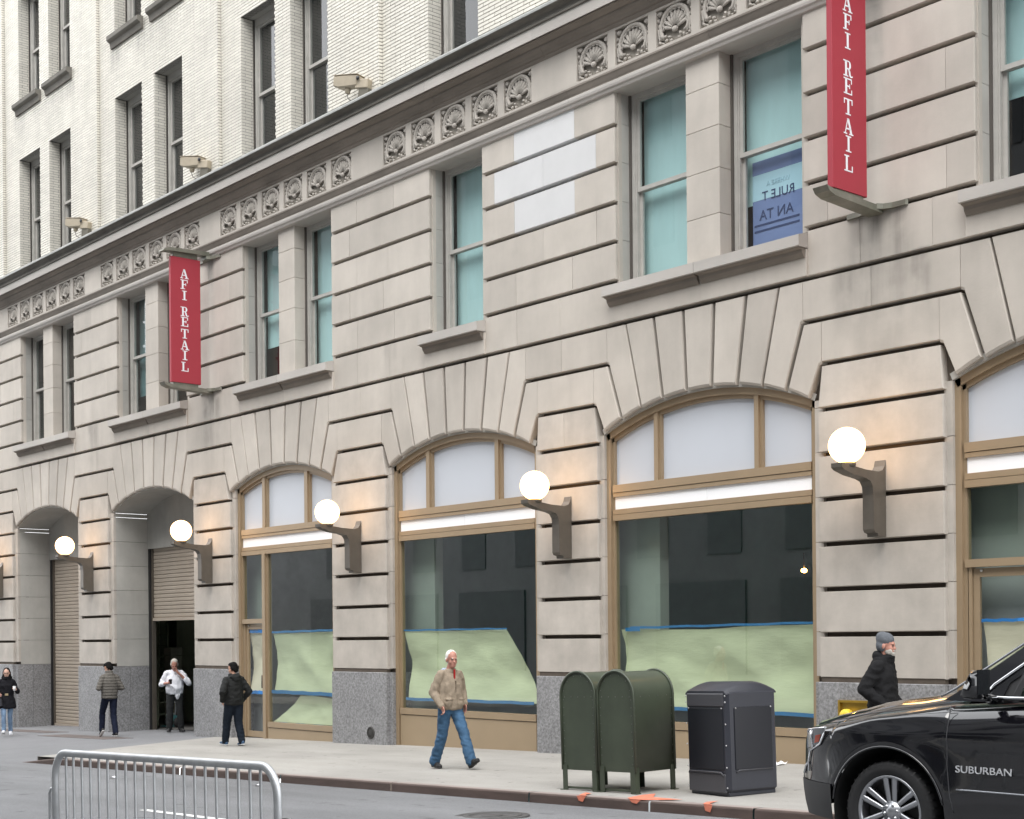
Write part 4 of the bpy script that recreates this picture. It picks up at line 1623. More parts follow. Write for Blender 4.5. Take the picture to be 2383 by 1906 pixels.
# ------------------------------------------------------------------ wall lamps
def make_lamp():
    r = empty('wall_lamp', (0, 0, 0))
    m = MB()
    # flat bracket: upright plate, curved arm (side outline in y, z; thickness along x)
    out = [(-0.005, 0.50), (-0.03, 0.42), (-0.075, 0.36), (-0.16, 0.335), (-0.45, 0.345), (-0.80, 0.385), (-0.955, 0.40), (-0.95, 0.345), (-0.90, 0.315), (-0.70, 0.265),
           (-0.45, 0.235), (-0.345, 0.205), (-0.295, 0.14), (-0.28, 0.03), (-0.28, -0.42), (-0.255, -0.46), (-0.19, -0.475), (-0.185, -0.515), (-0.005, -0.515)]
    n = len(out)
    w = 0.085
    vs = [(-w, y, z) for y, z in out] + [(w, y, z) for y, z in out]
    m.add(vs, [(i, n + i, n + (i + 1) % n, (i + 1) % n) for i in range(n)] + [tuple(range(n)), tuple(range(2 * n - 1, n - 1, -1))])
    m.build('bracket', BRONZE, r, origin=(0, 0, 0), smooth=False)
    MB().lathe([(0.0, 0.36), (0.10, 0.36), (0.115, 0.385), (0.115, 0.415), (0.0, 0.415)], c=(0, -0.73, 0), n=20).build('collar', BRONZE, r)
    g = MB().ell((0, -0.73, 0.640), (0.236, 0.236, 0.234), nu=32, nv=20).build('globe', GLOBE, r)
    return r


lamp0 = make_lamp()
LL = ['lit globe lamp far right', 'largest lit globe lamp, on the pier above the man in the grey beanie',
      'lit globe lamp on the pier directly above the olive mail boxes', 'lit globe lamp on the pier between the two arched windows, above the round vent',
      'lit globe lamp on the pier right of the open garage door', 'lit globe lamp on the pier between the two garage doors',
      'lit globe lamp on the pier at the left end, mostly cut off']
for i, x in enumerate(LAMPX):
    if i == 0:
        continue
    o = lamp0 if i == 1 else clone(lamp0)
    o.location = (x, -0.002, 3.40)
    tag(o, LL[i], 'wall lamp', 'globe lamps along the piers')

# ------------------------------------------------------------------ banners
GLY = {'A': [((0, 0), (.36, .08)), ((.58, 0), (1, .08))], 'F': 0}


def slab_letter(ch):
    """slab serif capitals as flat polygons in a 1 x 1 cell (x right, z up)"""
    P = []
    bar = lambda x0, z0, x1, z1: P.append([(x0, z0), (x1, z0), (x1, z1), (x0, z1)])
    sl = lambda x0, x1, z0, z1, w: P.append([(x0, z0), (x0 + w, z0), (x1 + w, z1), (x1, z1)])
    if ch == 'A':
        sl(.10, .40, .06, 1.0, .10)
        sl(.70, .36, .06, 1.0, .22)
        bar(.24, .30, .72, .40)
        bar(-.02, 0, .36, .08)
        bar(.56, 0, 1.04, .08)
        bar(.36, .92, .58, 1.0)
    if ch in 'FE':
        bar(.18, .05, .40, .95)
        bar(.02, .92, .92, 1.0)
        bar(.82, .68, .92, .93)
        bar(.40, .46, .66, .55)
        bar(.62, .36, .71, .65)
        bar(.02, 0, .58 if ch == 'F' else .94, .08)
        if ch == 'E':
            bar(.84, .07, .94, .32)
    if ch == 'I':
        bar(.39, .05, .61, .95)
        bar(.20, .92, .80, 1.0)
        bar(.20, 0, .80, .08)
    if ch == 'T':
        bar(.39, .05, .61, .95)
        bar(.03, .92, .97, 1.0)
        bar(.03, .66, .13, .93)
        bar(.87, .66, .97, .93)
        bar(.22, 0, .78, .08)
    if ch == 'L':
        bar(.18, .05, .40, .95)
        bar(.02, .92, .56, 1.0)
        bar(.02, 0, .94, .08)
        bar(.83, .07, .94, .38)
    if ch == 'R':
        bar(.18, .05, .40, .95)
        bar(.0, .92, .62, 1.0)
        bar(.0, 0, .55, .08)
        bar(.40, .46, .60, .54)
        arc = [(.60 + .24 * math.cos(R(a)), .73 + .27 * math.sin(R(a))) for a in range(90, -91, -20)]
        inn = [(.58 + .06 * math.cos(R(a)), .73 + .19 * math.sin(R(a))) for a in range(90, -91, -20)]
        for i in range(len(arc) - 1):
            P.append([arc[i], arc[i + 1], inn[i + 1], inn[i]])
        leg = [(.52, .52), (.66, .48), (.76, .36), (.79, .20), (.83, .11), (.92, .09), (1.02, .14)]
        ln2 = [(.45, .44), (.53, .42), (.58, .32), (.61, .14), (.69, .02), (.85, -.01), (1.04, .06)]
        for i in range(len(leg) - 1):
            P.append([leg[i], leg[i + 1], ln2[i + 1], ln2[i]])
    return P


ZLET = [('A', 9.641), ('F', 9.405), ('I', 9.162), ('R', 8.803), ('E', 8.576), ('T', 8.31), ('A', 8.057), ('I', 7.831), ('L', 7.578)]


def make_banner():
    """hangs at x = 0; faces +x; y from -1.0 (street side) to -0.27"""
    r = empty('banner_sign', (0, 0, 0))
    MB().cbox(-.085, 0, -1.0, -.27, 7.32, 10.10, .004).build('panel', RED, r, origin=(0, 0, 0))
    for ch, z0 in ZLET:
        mb = MB()
        for sx in (1, -1):
            for poly in slab_letter(ch):
                xf = 0.0035 if sx == 1 else -0.0885
                pts = [((xf), (-.765 + .195 * x) if sx == 1 else (-.57 - .195 * x), z0 + .208 * z) for x, z in poly]
                mb.add(pts, [tuple(range(len(pts)))])
        mb.build('letter', LETTER, r, smooth=False)
    for zb, up in ((7.20, 1), (10.165, -1)):
        a = MB()
        # tapering arm with upturned tip
        pr = [(-1.22, 0.09), (-1.17, 0.025), (-1.05, -0.015), (-0.02, -0.06), (-0.02, 0.03), (-1.05, 0.06), (-1.15, 0.075)]
        if up < 0:
            pr = [(y, 0.09 - z) for y, z in pr]
        n = len(pr)
        vs = [(-.155, y, zb + z) for y, z in pr] + [(.075, y, zb + z) for y, z in pr]
        a.add(vs, [(i, n + i, n + (i + 1) % n, (i + 1) % n) for i in range(n)] + [tuple(range(n)), tuple(range(2 * n - 1, n - 1, -1))])
        a.build('bracket_arm', BRKT, r, smooth=False)
        w = MB()
        path = [(-.52, 0.0, 0), (-.50, -.03, 0), (-.30, -.045, 0), (-.2, -.09, 0), (-.155, -.16, 0), (.075, -.16, 0), (.12, -.09, 0), (.22, -.045, 0), (.42, -.03, 0), (.44, 0.0, 0)]
        n = len(path)
        vs = [(p[0], p[1], zb - .02) for p in path] + [(p[0], p[1], zb + .05) for p in path]
        w.add(vs, [(i, i + 1, n + i + 1, n + i) for i in range(n - 1)] + [tuple(range(n)), tuple(range(2 * n - 1, n - 1, -1))])
        w.build('wall_plate', BRKT, r, smooth=False)
        MB().cbox(-.07, -.015, -.93, -.33, zb + (.03 if up > 0 else -.06), zb + (.13 if up > 0 else .06), .004).build('clamp', BRKT, r)
    return r


bn = make_banner()
bn.location = (-11.30, -0.004, 0)
tag(bn, 'red vertical banner reading AFI RETAIL at the upper right, top cut off', 'banner sign', 'red banners on the facade')
b2_ = clone(bn)
b2_.location = (-29.10, -0.004, 0.0)
tag(b2_, 'red vertical banner reading AFI RETAIL hung whole between two top brackets at the left', 'banner sign', 'red banners on the facade')

# ------------------------------------------------------------------ cameras on the ledge
def make_cctv():
    r = empty('security_camera', (0, 0, 0))
    rot = Matrix.Rotation(R(14), 3, 'Y')
    h = MB()
    # housing: flared hood in front (-x), box behind
    def ring(x, w, zt, zb_, ch):
        return [(x, -w + ch, zt), (x, w - ch, zt), (x, w, zt - ch), (x, w * 0.9, zb_ + ch), (x, w * 0.7, zb_), (x, -w * 0.7, zb_), (x, -w * 0.9, zb_ + ch), (x, -w, zt - ch)]
    rings = [ring(-.47, .155, .13, -.10, .03), ring(-.47, .175, .15, -.115, .03), ring(-.30, .18, .16, -.16, .03), ring(-.12, .175, .165, -.16, .03), ring(.33, .165, .165, -.13, .03), ring(.36, .13, .13, -.10, .03)]
    h.grid(rings, closed=True)
    h.add(rings[0], [tuple(range(7, -1, -1))])
    h.add(rings[-1], [tuple(range(8))])
    h.build('housing', CCTV, r, origin=(0, 0, 0), smooth=False)
    MB().cbox(-.50, .36, -.185, .185, .168, .185, .004).build('sun_shield', CCTV, r)
    MB().lathe([(0, -.01), (.055, -.01), (.055, .02), (0, .02)], c=(.40, -.175, .06), axis='Y', n=14).build('knob', BLACK, r)
    MB().lathe([(.085, -.16), (.08, -.24), (.062, -.29), (0, -.30)], c=(-.06, 0, 0), n=14).build('lamp_cup', CCTV, r)
    MB().cbox(.28, .72, -.12, .12, -.20, .05, .02).build('tail_box', CCTV, r)
    MB().cbox(.40, .74, -.09, .09, -.66, -.19, .015).build('mount', mat('mount_dark', (.13, .12, .095), .7, var=.2), r)
    MB().tube([(-.06, 0, -.29), (-.05, 0, -.36), (0.0, .02, -.44), (.10, .04, -.49), (.22, .06, -.50)], .012, 6).build('cable', mat('cable_grey', (.12, .11, .10), .7), r)
    return r


c0 = make_cctv()
CL = ['largest beige security camera on the ledge under the brick wall, at the top centre', 'beige security camera on the ledge, the middle one of the three',
      'small beige security camera on the ledge at the far left']
for i, (x, y, z) in enumerate([(-23.15, -0.27, 12.33), (-29.35, -0.27, 12.36), (-35.55, -0.27, 12.37)]):
    o = c0 if i == 0 else clone(c0)
    o.location = (x, y, z)
    o.rotation_euler = (0, R(9), R(16))
    o.scale = (.70, .70, .70)
    tag(o, CL[i], 'security camera', 'cameras along the ledge')

# round vent low on a granite pier
vt = MB()
vt.lathe([(0.0, -0.045), (0.075, -0.045), (0.085, -0.04), (0.085, -0.035), (0.095, -0.055), (0.115, -0.05), (0.12, -0.028)], c=(-22.98, 0, -0.21), axis='Y', n=24)
vt.build('vent', mat('vent_metal', (.05, .048, .045), .6, metal=.3), B)

# brass standpipe cabinet on the granite behind the car
sc = empty('standpipe_cabinet', (-11.45, -0.035, 0.36))
tag(sc, 'brass wall cabinet on the granite beside the man in the grey beanie', 'wall cabinet')
BRASS = mat('brass', (.42, .27, .045), .35, metal=.6, var=.15, vscale=8)
mb = MB()
mb.box(-.52, .52, -.02, 0, 0, .36)
mb.box(-.52, .52, -.06, -.02, .33, .36)
mb.box(-.52, -.49, -.06, -.02, 0, .33)
mb.box(.49, .52, -.06, -.02, 0, .33)
mb.build('case', BRASS, sc, origin=(0, 0, 0))
YEL = mat('yellow_cap', (.75, .55, .04), .5)
for x in (-.36, .0, .36):
    MB().lathe([(0, -.15), (.07, -.15), (.085, -.12), (.085, -.05), (.06, -.02)], c=(x, 0, .16), axis='Y', n=14).build('cap', YEL if x < 0 else BRASS, sc)

# litter by the wall
lt = MB()
P = []
for i in range(9):
    P.append([(-13.30 + .05 * i, -.02 - .06 * j + .02 * math.sin(i), zs(-13.2, 0) + .012 + .05 * abs(math.sin(i * 1.3 + j * 2.1)) * (1 - j / 4)) for j in range(5)])
lt.grid(P)
tag(lt.build('crumpled_paper', mat('litter_white', (.8, .8, .82), .8)), 'scrap of crumpled white paper on the pavement by the wall behind the black bin', 'litter')
for lab, (x, y) in (('tiny white scrap lying on the road by the kerb near the barrier', (-18.07, -5.46)), ('tiny white scrap on the road seen between the barrier bars', (-21.3, -6.15))):
    mb = MB()
    z = zr(x, y)
    mb.add([(x - .07, y - .02, z + .01), (x + .02, y - .05, z + .03), (x + .08, y + .03, z + .012), (x - .03, y + .05, z + .035)], [(0, 1, 2), (0, 2, 3)])
    tag(mb.build('paper_scrap', mat('litter_white', (.8, .8, .82), .8)), lab, 'litter')

# ------------------------------------------------------------------ mail boxes and bin
def arch_outline(w, z0, zt, n=16, grow=0.0):
    r = w / 2
    pts = [(-r - grow, z0), (r + grow, z0), (r + grow, zt - r)]
    pts += [((r + grow) * math.cos(R(180 * k / n)), zt - r + (r + grow) * math.sin(R(180 * k / n))) for k in range(1, n)]
    pts += [(-r - grow, zt - r)]
    return pts


def make_mailbox():
    r = empty('mail_box', (0, 0, 0))
    w, dp, zb, zt = 0.575, 0.72, 0.25, 1.445
    o = arch_outline(w, zb, zt, 20)
    n = len(o)
    m = MB()
    vs = [(x, 0.02, z) for x, z in o] + [(x, dp - 0.02, z) for x, z in o]
    k = len(m.v)
    m.add(vs, [(i, n + i, n + (i + 1) % n, (i + 1) % n) for i in range(n)], True)
    m.add([(x, 0.018, z) for x, z in o], [tuple(range(n))])
    m.add([(x, dp - 0.018, z) for x, z in o], [tuple(range(n - 1, -1, -1))])
    body = m.build('body', OLIVE, r, origin=(0, 0, 0))
    for y in (0.0, dp):
        fl = arch_outline(w, zb, zt, 20, 0.008)
        path = [(x, y + (0.012 if y == 0 else -0.012), z) for x, z in fl[2:]] + [(fl[0][0], y + (0.012 if y == 0 else -0.012), fl[0][1])]
        path = [(fl[1][0], path[0][1], fl[1][1])] + path
        MB().tube(path, 0.017, 6).build('rim', OLIVE, r)
    rv_ = MB()
    for z in np.arange(zb + .10, zt - .30, .095):
        for sx in (-1, 1):
            rv_.ell((sx * (w / 2 - .035), .016, z), (.007, .006, .007), nu=6, nv=4)
        rv_.ell((w / 2 + .001, dp - .04, z), (.006, .007, .007), nu=6, nv=4)
        rv_.ell((w / 2 + .001, .04, z), (.006, .007, .007), nu=6, nv=4)
    for x in np.linspace(-w / 2 + .06, w / 2 - .06, 5):
        rv_.ell((x, .016, zt - .30), (.007, .006, .007), nu=6, nv=4)
    for a in range(15, 180, 30):
        rv_.ell(((w / 2 - .04) * math.cos(R(a)), .016, zt - w / 2 + (w / 2 - .04) * math.sin(R(a))), (.007, .006, .007), nu=6, nv=4)
    for y in np.linspace(.14, dp - .12, 4):
        rv_.ell((w / 2 + .001, y, zt - .30), (.006, .007, .007), nu=6, nv=4)
    rv_.build('rivets', RIVET if False else mat('olive_rivet', (.12, .13, .11), .4), r, kind='stuff')
    for sx in (-1, 1):
        for y in (0.0, dp):
            s = 1 if y == 0 else -1
            l = MB()
            x0, x1 = sorted((sx * w / 2, sx * (w / 2 - .075)))
            y0, y1 = sorted((y + s * .005, y + s * .012))
            l.box(x0, x1, y0, y1, 0, zb + .06)
            x0, x1 = sorted((sx * (w / 2 + .004), sx * (w / 2 - .004)))
            y0, y1 = sorted((y + s * .005, y + s * .08))
            l.box(x0, x1, y0, y1, 0, zb + .06)
            l.box(sx * w / 2 - .04, sx * w / 2 + .04, y - .015 if s > 0 else y - .06, y + .06 if s > 0 else y + .015, 0, .012)
            l.build('leg', OLIVE, r)
    MB().box(-w / 2 + .02, w / 2 - .02, .03, .055, .02, .045).build('ground_strap', OLIVE, r)
    return r


mb1 = make_mailbox()
mb1.location = (-12.25, -4.02, zs(-12.25, -4.0))
mb1.rotation_euler = (0.008, -0.026, R(1.5))
tag(mb1, 'olive green mail relay box with an arched top, the right one beside the black bin', 'mail box', 'olive mail boxes by the kerb')
mb2 = clone(mb1)
mb2.location = (-12.87, -4.05, zs(-12.88, -4.05))
tag(mb2, 'olive green mail relay box, the left one, partly hidden behind its twin', 'mail box', 'olive mail boxes by the kerb')

bn_ = empty('litter_bin', (-11.17, -3.625, zs(-11.17, -3.6)))
bn_.rotation_euler = (0.01, -0.026, R(-10.5))
tag(bn_, 'square charcoal compactor bin with a domed lid beside the mail boxes', 'litter bin')
# local: x 0..0.76 along the front (at y = 0), y depth 0.75; origin at front middle
bw, bd, bh = 0.385, 0.74, 1.215
m = MB()
m.cbox(-bw, bw, 0, bd, 0.03, bh, 0.045)
m.cbox(-bw + .03, bw - .03, .03, bd - .03, 0.0, 0.05, 0.01)
m.build('body', BIN, bn_, origin=(0, 0, 0))
P = []
for k in range(15):
    t = k / 14
    y = .0 + bd * t
    z = bh - .02 + 0.135 * math.sin(math.pi * (0.08 + 0.84 * t)) - 0.03
    P.append([(-bw + .012, y, bh - .06), (-bw + .012, y, z - .03), (-bw + .05, y, z), (bw - .05, y, z), (bw - .012, y, z - .03), (bw - .012, y, bh - .06)])
ml = MB().grid(P)
ml.add(P[0], [tuple(range(6))])
ml.add(P[-1], [tuple(range(5, -1, -1))])
ml.build('lid', BIN, bn_)
MB().cbox(-bw + .045, bw - .05, -.012, .02, 1.02, 1.17, .008).build('hopper_door', BINP, bn_)
MB().cbox(-bw + .045, bw - .05, -.012, .02, 0.04, .255, .008).build('kick_panel', BINP, bn_)
MB().cbox(-bw + .06, bw - .065, -.008, .01, .30, 1.005, .006).build('front_panel', BIND, bn_)
MB().tube([(-bw + .06, -.014, .245), (-bw + .075, -.02, .272), (bw - .11, -.02, .272), (bw - .07, -.014, .23)], .010, 6).build('ridge', BINP, bn_)
MB().cbox(bw - .01, bw + .012, .10, bd - .09, .30, 1.01, .006).build('side_panel', BIND, bn_)
MB().tube([(bw + .004, .11, .27), (bw + .014, .15, .295), (bw + .014, bd - .1, .295)], .009, 6).build('ridge', BINP, bn_)
rv_ = MB()
for z in (.10, .33, .58, .82, 1.07, 1.14):
    for x in (-bw + .022, bw - .024):
        rv_.ell((x, -.002, z), (.010, .008, .010), nu=7, nv=5)
for z in (1.0,):
    rv_.ell((-bw + .08, -.012, z), (.009, .008, .009), nu=7, nv=5)
    rv_.ell((bw - .08, -.012, z), (.009, .008, .009), nu=7, nv=5)
    rv_.ell((bw + .014, .12, z), (.008, .009, .009), nu=7, nv=5)
    rv_.ell((bw + .014, bd - .11, z), (.008, .009, .009), nu=7, nv=5)
rv_.build('rivets', RIVET, bn_, kind='stuff')

# ------------------------------------------------------------------ barrier
br = empty('crowd_barrier', (-9.18, -12.19, zr(-9.18, -12.19)))
br.rotation_euler = (0, -0.0222, R(2.5))
tag(br, 'galvanized steel crowd barrier with vertical bars standing in the road', 'barrier')
LB, HB, RB_ = 2.33, 1.075, 0.15
path = [(-RB_, 0, .05)]
for k in range(9):
    a = R(180 - 90 * k / 8)
    path.append((RB_ * math.cos(a), 0, HB - RB_ * 1.15 + RB_ * 1.15 * math.sin(a)))
for k in range(9):
    a = R(90 - 90 * k / 8)
    path.append((LB + RB_ * math.cos(a), 0, HB - RB_ * 1.15 + RB_ * 1.15 * math.sin(a)))
path.append((LB + RB_, 0, .05))
MB().tube(path, .0245, 12).build('frame', GALV, br, origin=(0, 0, 0))
MB().tube([(-RB_, 0, .18), (LB + RB_, 0, .18)], .021, 10).build('bottom_rail', GALV, br)
b0_ = MB().tube([(0, 0, .18), (0, 0, HB - .015)], .0092, 8, caps=False).build('bar', GALV, br, origin=(0, 0, 0))
for k in range(21):
    o = b0_ if k == 0 else b0_.copy()
    if k:
        C.objects.link(o)
        WORLD[o.name] = Vector((0, 0, 0))
    o.location = (LB * k / 20 - .0 + (.012 if k == 0 else 0) - (.012 if k == 20 else 0), 0, 0)
MB().tube([(-RB_, 0, .83), (-RB_ - .06, 0, .83), (-RB_ - .085, 0, .80), (-RB_ - .085, 0, .56), (-RB_ - .06, 0, .50), (-RB_ - .04, 0, .50)], .011, 7).build('hook', GALV, br)
MB().lathe([(.030, -.10), (.036, -.10), (.036, .10), (.030, .10)], c=(LB + RB_ + .055, 0, .70), n=14).build('sleeve', GALV, br)
MB().box(LB + RB_ + .018, LB + RB_ + .05, -.012, .012, .62, .78).build('sleeve_bracket', GALV, br)
for x in (.25, LB - .25):
    MB().box(x - .03, x + .03, -.33, .33, 0.0, .012).build('foot', GALV, br)
    MB().tube([(x, 0, .01), (x, 0, .18)], .016, 8).build('foot_post', GALV, br)

# ------------------------------------------------------------------ the black car
car = empty('black_suv', (-6.66, -6.62, -0.19))
tag(car, 'glossy black full size sport utility vehicle cut off at the right edge', 'car')
CW = 2.0       # body width


def lerp1(x, tab):
    if x <= tab[0][0]:
        return tab[0][1]
    for (a, b), (c, d) in zip(tab, tab[1:]):
        if x <= c:
            f = (x - a) / (c - a)
            f = f * f * (3 - 2 * f) * 0.35 + f * 0.65
            return b + (d - b) * f
    return tab[-1][1]


SHO = [(-.80, 1.03), (-.62, 1.07), (-.45, 1.10), (-.1, 1.165), (.54, 1.255), (1.2, 1.30), (2.5, 1.325), (4.55, 1.34)]


def xfront(z):
    return lerp1(z, [(.28, -.95), (.45, -1.05), (.60, -1.09), (.635, -1.05), (.70, -.99), (.85, -.98), (.97, -.96), (1.04, -.90)])


def yside(x, z):
    y = 0.0
    if x < -.25:
        y += 0.30 * ((-.25 - x) / .78) ** 2.6
    if z > .92:
        y += .050 * ((z - .92) / .34) ** 2.2
    if z < .60:
        y += .035 * ((.60 - z) / .3) ** 1.5
    # feature line along the doors
    y -= .010 * math.exp(-((z - 1.02) / .05) ** 2)
    # wheel arch flare
    for cx in (0, 3.30):
        d = math.hypot(x - cx, z - .40)
        if d < .85:
            y -= .028 * max(0, 1 - abs(d - .55) / .22) ** 1.5
    if x > 4.2:
        y += .10 * ((x - 4.2) / .4) ** 2
    return y


RA = .515
cols = sorted(set([round(v, 4) for v in
                   list(np.linspace(0, 1, 9)) and
                   [-.80 + .045 * k for k in range(7)] + [RA * math.sin(R(a)) for a in range(-90, 91, 9)] + [-.53, .53, .56, .6, .7, .85, 1.0, 1.2, 1.4, 1.6, 1.8, 2.0, 2.2, 2.4, 2.6, 2.75]
                   + [3.30 + RA * math.sin(R(a)) for a in range(-90, 91, 9)] + [2.78, 3.82, 3.9, 4.0, 4.1, 4.2, 4.3, 4.4, 4.5, 4.58]]))


def zbot(x):
    zb = .31
    for cx in (0, 3.30):
        if abs(x - cx) < RA - 1e-6:
            zb = max(zb, .40 + math.sqrt(RA * RA - (x - cx) ** 2) * 1.0)
    return zb


rowsn = 30
side = []
TS = list(np.linspace(0, .78, 18)) + [.80 + .20 * math.sin(R(90) * k / 12) for k in range(13)]
rowsn = len(TS) - 1
for j in range(rowsn + 1):
    row = []
    for x in cols:
        t = TS[j]
        z0, z1 = zbot(x), lerp1(x, SHO)
        z = z0 + (z1 - z0) * t
        xx = x
        if x < -.45:                    # pull the first columns to the front outline
            f = (-.45 - x) / .35
            xx = -.45 + (xfront(z) + .45) * f
        rr0 = max(0.0, (t - .80) / .20)
        row.append((xx, yside(xx, z) + .15 * (1 - math.sqrt(max(0.0, 1 - rr0 * rr0))), z - .0))
    side.append(row)
m = MB().grid(side)
m.grid([[(p[0], CW - p[1], p[2]) for p in row] for row in side][::-1])
# shoulder, hood and cowl
hx = [c_ for c_ in cols if c_ <= .62]
hood = []
for s in np.linspace(0, 1, 29):
    row = []
    for i, x in enumerate(hx):
        p = side[-1][cols.index(x)]
        ys_ = p[1]
        u = 2 * s - 1
        y = ys_ + (CW - 2 * ys_) * s
        cr = 1 - abs(u) ** 5
        fr_ = min(1, max(0, (x + .80) / .5))
        z = p[2] + (.030 + .068 * fr_) * cr + .018 * fr_ * math.exp(-((abs(u) - .62) / .10) ** 2) * (1 if abs(u) < .9 else .3)
        xx = p[0] - (.20 + .06 * fr_ * 0) * (1 - abs(u) ** 2.2) * max(0, 1 - (x + .80) / .6)
        row.append((xx, y, z))
    hood.append(row)
m.grid(hood[::-1])
# front closing skin
fr = []
for j in range(rowsn + 1):
    p = side[j][0]
    row = []
    for s in np.linspace(0, 1, 15):
        u = 2 * s - 1
        row.append((p[0] - .20 * (1 - abs(u) ** 2.2), p[1] + (CW - 2 * p[1]) * s, p[2]))
    fr.append(row)
m.grid(fr[::-1])
# rear closing
rr_ = []
for j in range(rowsn + 1):
    p = side[j][-1]
    rr_.append([(p[0] + .06, p[1] + (CW - 2 * p[1]) * s, p[2]) for s in np.linspace(0, 1, 5)])
m.grid(rr_)
m.build('body', CARP, car, origin=(0, 0, 0))

# roof and pillars
def ygh(z):
    return .075 + .25 * (z - 1.28) / .58


rf_ = MB()
outl = [(.46, 1.285), (.64, 1.40), (1.12, 1.755), (1.36, 1.845), (1.75, 1.875), (3.6, 1.87), (4.15, 1.82), (4.5, 1.36), (4.5, 1.30), (.90, 1.285)]
winl = [(.95, 1.335), (.98, 1.43), (1.27, 1.635), (1.50, 1.725), (1.74, 1.755), (3.5, 1.775), (4.0, 1.72), (4.22, 1.40), (4.22, 1.345), (.98, 1.328)]
for sgn in (0, 1):
    F = lambda x, z, d=0.0: (x, (ygh(z) + d) if sgn == 0 else CW - ygh(z) - d, z)
    n = len(outl)
    vs = [F(*p) for p in outl] + [F(*p) for p in winl] + [F(p[0], p[1], .03) for p in winl]
    fs = [(i, (i + 1) % n, n + (i + 1) % n, n + i) for i in range(n)] + [(n + i, n + (i + 1) % n, 2 * n + (i + 1) % n, 2 * n + i) for i in range(n)]
    if sgn:
        fs = [f[::-1] for f in fs]
    rf_.add(vs, fs)
top = [(1.12, 1.755), (1.36, 1.845), (1.75, 1.875), (3.6, 1.87), (4.15, 1.82), (4.5, 1.36)]
P = []
for s in np.linspace(0, 1, 9):
    P.append([(x, ygh(z) + (CW - 2 * ygh(z)) * s, z + .025 * (1 - (2 * s - 1) ** 4)) for x, z in top[:5]])
rf_.grid(P[::-1])
rf_.build('roof', CARP, car, smooth=False)
gl = [(.52, 1.315), (.64, 1.40), (1.12, 1.755), (1.34, 1.84)]
P = []
for s in np.linspace(0.02, .98, 9):
    P.append([(x - .10 * (1 - (2 * s - 1) ** 2) * (1 if i < 3 else .6), ygh(z) + (CW - 2 * ygh(z)) * s, z + .012) for i, (x, z) in enumerate(gl)])
MB().grid(P[::-1]).build('windscreen', G_CAR, car)
for sgn in (0, 1):
    F = lambda x, z, d=0.018: (x, (ygh(z) + d) if sgn == 0 else CW - ygh(z) - d, z)
    n = len(winl)
    MB().add([F(*p) for p in winl], [tuple(range(n))]).build('side_window', G_CAR, car)
# door-window divider and rear pillar
for x0, x1, zt, lean in ((1.02, 1.085, 1.52, .045), (2.05, 2.20, 1.80, 0.0), (3.15, 3.27, 1.80, 0)):
    dv = MB()
    dv.add([(x0, ygh(1.33) + .004, 1.33), (x1, ygh(1.33) + .004, 1.33), (x1 + lean, ygh(zt) + .004, zt + .05 * (lean > 0)), (x0 + lean, ygh(zt) + .004, zt)], [(0, 1, 2, 3)])
    dv.build('window_divider', CARD, car)
MB().add([(.80, ygh(1.335) + .012, 1.335), (1.03, ygh(1.33) + .012, 1.33), (1.07, ygh(1.54) + .012, 1.545), (.86, ygh(1.395) + .012, 1.395)], [(0, 1, 2, 3)]).build('quarter_trim', CARD, car)
t = MB()
t.tube([(4.2, ygh(1.33) - .012, 1.33), (1.0, ygh(1.32) - .012, 1.318), (.85, ygh(1.32) - .012, 1.32), (.805, ygh(1.34) - .012, 1.342), (.87, ygh(1.395) - .010, 1.415), (1.20, ygh(1.67) - .010, 1.668), (1.43, ygh(1.765) - .01, 1.768), (1.70, ygh(1.795) - .01, 1.798)], .0115, 6)
t.build('window_trim', CHROME, car)
t = MB()
t.tube([(.42, .11, 1.315), (.54, .115, 1.375), (1.11, ygh(1.745) + .02, 1.775), (1.36, ygh(1.835) + .02, 1.865), (1.75, ygh(1.875) + .02, 1.895), (3.6, ygh(1.87) + .02, 1.89)], .010, 6)
t.build('pillar_moulding', mat('trim_satin', (.35, .36, .38), .25, metal=.9), car)
# seams
for pts in ([(.545, 1.25), (.535, 1.0), (.54, .80), (.565, .58), (.60, .42)], ):
    path = []
    for (a, b), (c_, d) in zip(pts, pts[1:]):
        for k in range(6):
            x, z = a + (c_ - a) * k / 6, b + (d - b) * k / 6
            path.append((x, yside(x, z) - .001, z))
    MB().tube(path, .004, 4).build('door_seam', mat('seam', (.05, .05, .055), .5), car)
path = []
for k in range(20):
    x = .62 + 1.9 * k / 19
    path.append((x, yside(x, .625) - .003, .625))
MB().tube(path, .008, 5).build('side_moulding', mat('trim_satin', (.35, .36, .38), .25, metal=.9), car)
path = [(RA * 1.0 * math.cos(R(a)), yside(RA * math.cos(R(a)), .40 + RA * math.sin(R(a))) - .004, .40 + RA * math.sin(R(a))) for a in range(172, 4, -7)]
MB().tube(path, .010, 6).build('arch_lip', CARP, car)
path = [(x, yside(x, lerp1(x, SHO)) + .012, lerp1(x, SHO) + .012) for x in np.linspace(-.50, .54, 22)]
MB().tube(path, .004, 4).build('bonnet_seam', mat('seam', (.05, .05, .055), .5), car)
# wheel wells and underbody
uw = MB()
for cx in (0, 3.30):
    P = [[(cx + (RA + .0) * math.cos(R(a)), y, .40 + (RA + .0) * math.sin(R(a))) for a in range(-20, 201, 11)] for y in (.01, .75)]
    uw.grid(P)
    uw.add([(cx - .6, .6, 0.2), (cx + .6, .6, .2), (cx + .6, .6, 1.0), (cx - .6, .6, 1.0)], [(0, 1, 2, 3)])
uw.box(-.6, 4.4, .62, CW - .62, .26, .8)
uw.box(.55, 2.75, .05, CW - .05, .27, .5)
uw.build('underbody', mat('underbody', (.006, .006, .006), .9), car)


